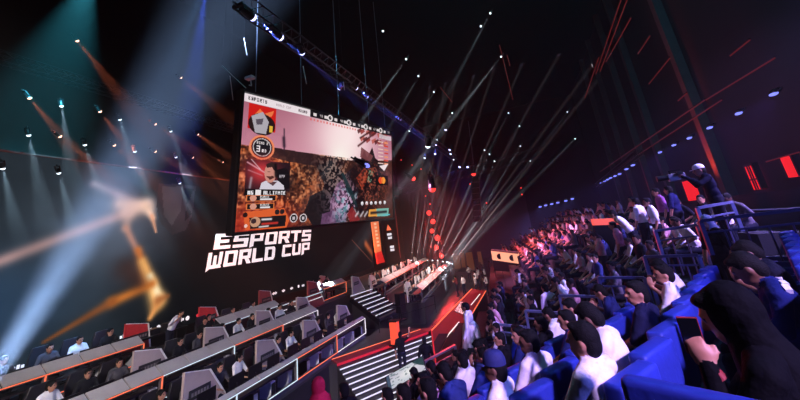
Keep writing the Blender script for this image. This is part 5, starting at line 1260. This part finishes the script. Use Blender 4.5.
fo = MB().span((-7.5, 0, .1), (7.5, 10, 11.5)).build('stage_fog', fm); fo.location = (-7.5, 33.6, FL)
tag(fo, 'thin stage fog around the red floodlights and white beam fan', 'fog', kind='stuff')

# ---- haze in the hall
w_ = bpy.data.worlds.new('hall'); SC.world = w_; w_.use_nodes = True; nt = w_.node_tree
nt.nodes['Background'].inputs[0].default_value = (.02, .035, .05, 1); nt.nodes['Background'].inputs[1].default_value = 0.0
vs_ = nt.nodes.new('ShaderNodeVolumeScatter'); vs_.inputs['Density'].default_value = .0017; vs_.inputs['Anisotropy'].default_value = .25
nt.links.new(vs_.outputs[0], nt.nodes['World Output'].inputs['Volume'])

SC.view_settings.view_transform = 'Standard'; SC.view_settings.look = 'None'; SC.view_settings.gamma = 1; SC.view_settings.exposure = 0.0
SC.view_settings.use_curve_mapping = False
SC.cycles.use_denoising = True; SC.cycles.max_bounces = 4; SC.cycles.diffuse_bounces = 2; SC.cycles.glossy_bounces = 2; SC.cycles.volume_bounces = 0; SC.cycles.use_light_tree = True

# ---- leave out what the view shows nothing of
UNSEEN = {
    'player in white jersey, first seat, front stage row, first desk from near end',
    'black gaming chair of the first seat, front stage row, first desk from near end',
    'grey computer tower under the desk, first seat, front stage row, first desk from near end',
    'black monitor before the first seat, front stage row, first desk from near end',
    'black computer tower under the desk, second seat, front stage row, first desk from near end',
    'white computer tower under the desk, third seat, front stage row, first desk from near end',
    'grey computer tower under the desk, first seat, middle stage row, first desk from near end',
    'black computer tower under the desk, second seat, middle stage row, first desk from near end',
    'black gaming chair of the first seat, middle stage row, fourth desk from near end',
    'player in white jersey, first seat, rear stage row, first desk from near end',
    'black gaming chair of the first seat, rear stage row, first desk from near end',
    'grey computer tower under the desk, first seat, rear stage row, first desk from near end',
    'black monitor before the first seat, rear stage row, first desk from near end',
    'player in black jersey, second seat, rear stage row, first desk from near end',
    'black gaming chair of the second seat, rear stage row, first desk from near end',
    'black computer tower under the desk, second seat, rear stage row, first desk from near end',
    'black monitor before the second seat, rear stage row, first desk from near end',
    'black gaming chair of the third seat, rear stage row, first desk from near end',
    'white computer tower under the desk, third seat, rear stage row, first desk from near end',
    'white computer tower under the desk, first seat, lone rear desk under the lettering',
    'grey computer tower under the desk, second seat, lone rear desk under the lettering',
    'black computer tower under the desk, third seat, lone rear desk under the lettering',
    'blue padded seat of the topmost row beyond the aisle, first of it',
    'blue padded seat of the topmost row beyond the aisle, second of it',
    'blue seat one row below the aisle seats, first of that row',
    'blue seat one row below the aisle seats, fifth of that row',
    'spectator in black top, middle block, seventh row up, fifth seat from the railings',
    'spectator in pink shirt, middle block, seventh row up, ninth seat from the railings',
    'spectator in pink shirt, middle block, sixth row up, ninth seat from the railings',
    'distant spectator in white shirt, far block, seventh row up, seventeenth seat from the near edge',
    'distant spectator in grey top, far block, sixth row up, seventeenth seat from the near edge',
    'distant spectator in black top, far block, first row up, first seat from the near edge',
    'distant spectator in pink shirt, far block, first row up, second seat from the near edge',
    'distant spectator in white shirt, far block, first row up, thirteenth seat from the near edge',
    'floor guest in dark top on the dim red floor, first row back, sixth across',
    'floor guest in pale shirt on the dim red floor, second row back, sixth across',
    'floor guest in dark top on the dim red floor, third row back, sixth across',
    'floor guest in dark red top on the dim red floor, fourth row back, sixth across',
    'tiny red marker lamp on the far truss, fourth of the scatter',
    'tiny red marker lamp on the far truss, fifth of the scatter',
}
def drop(o):
    for c in list(o.children): drop(c)
    bpy.data.objects.remove(o)
for o in [o for o in SC.objects if o.parent is None and o.get('label') in UNSEEN]: drop(o)
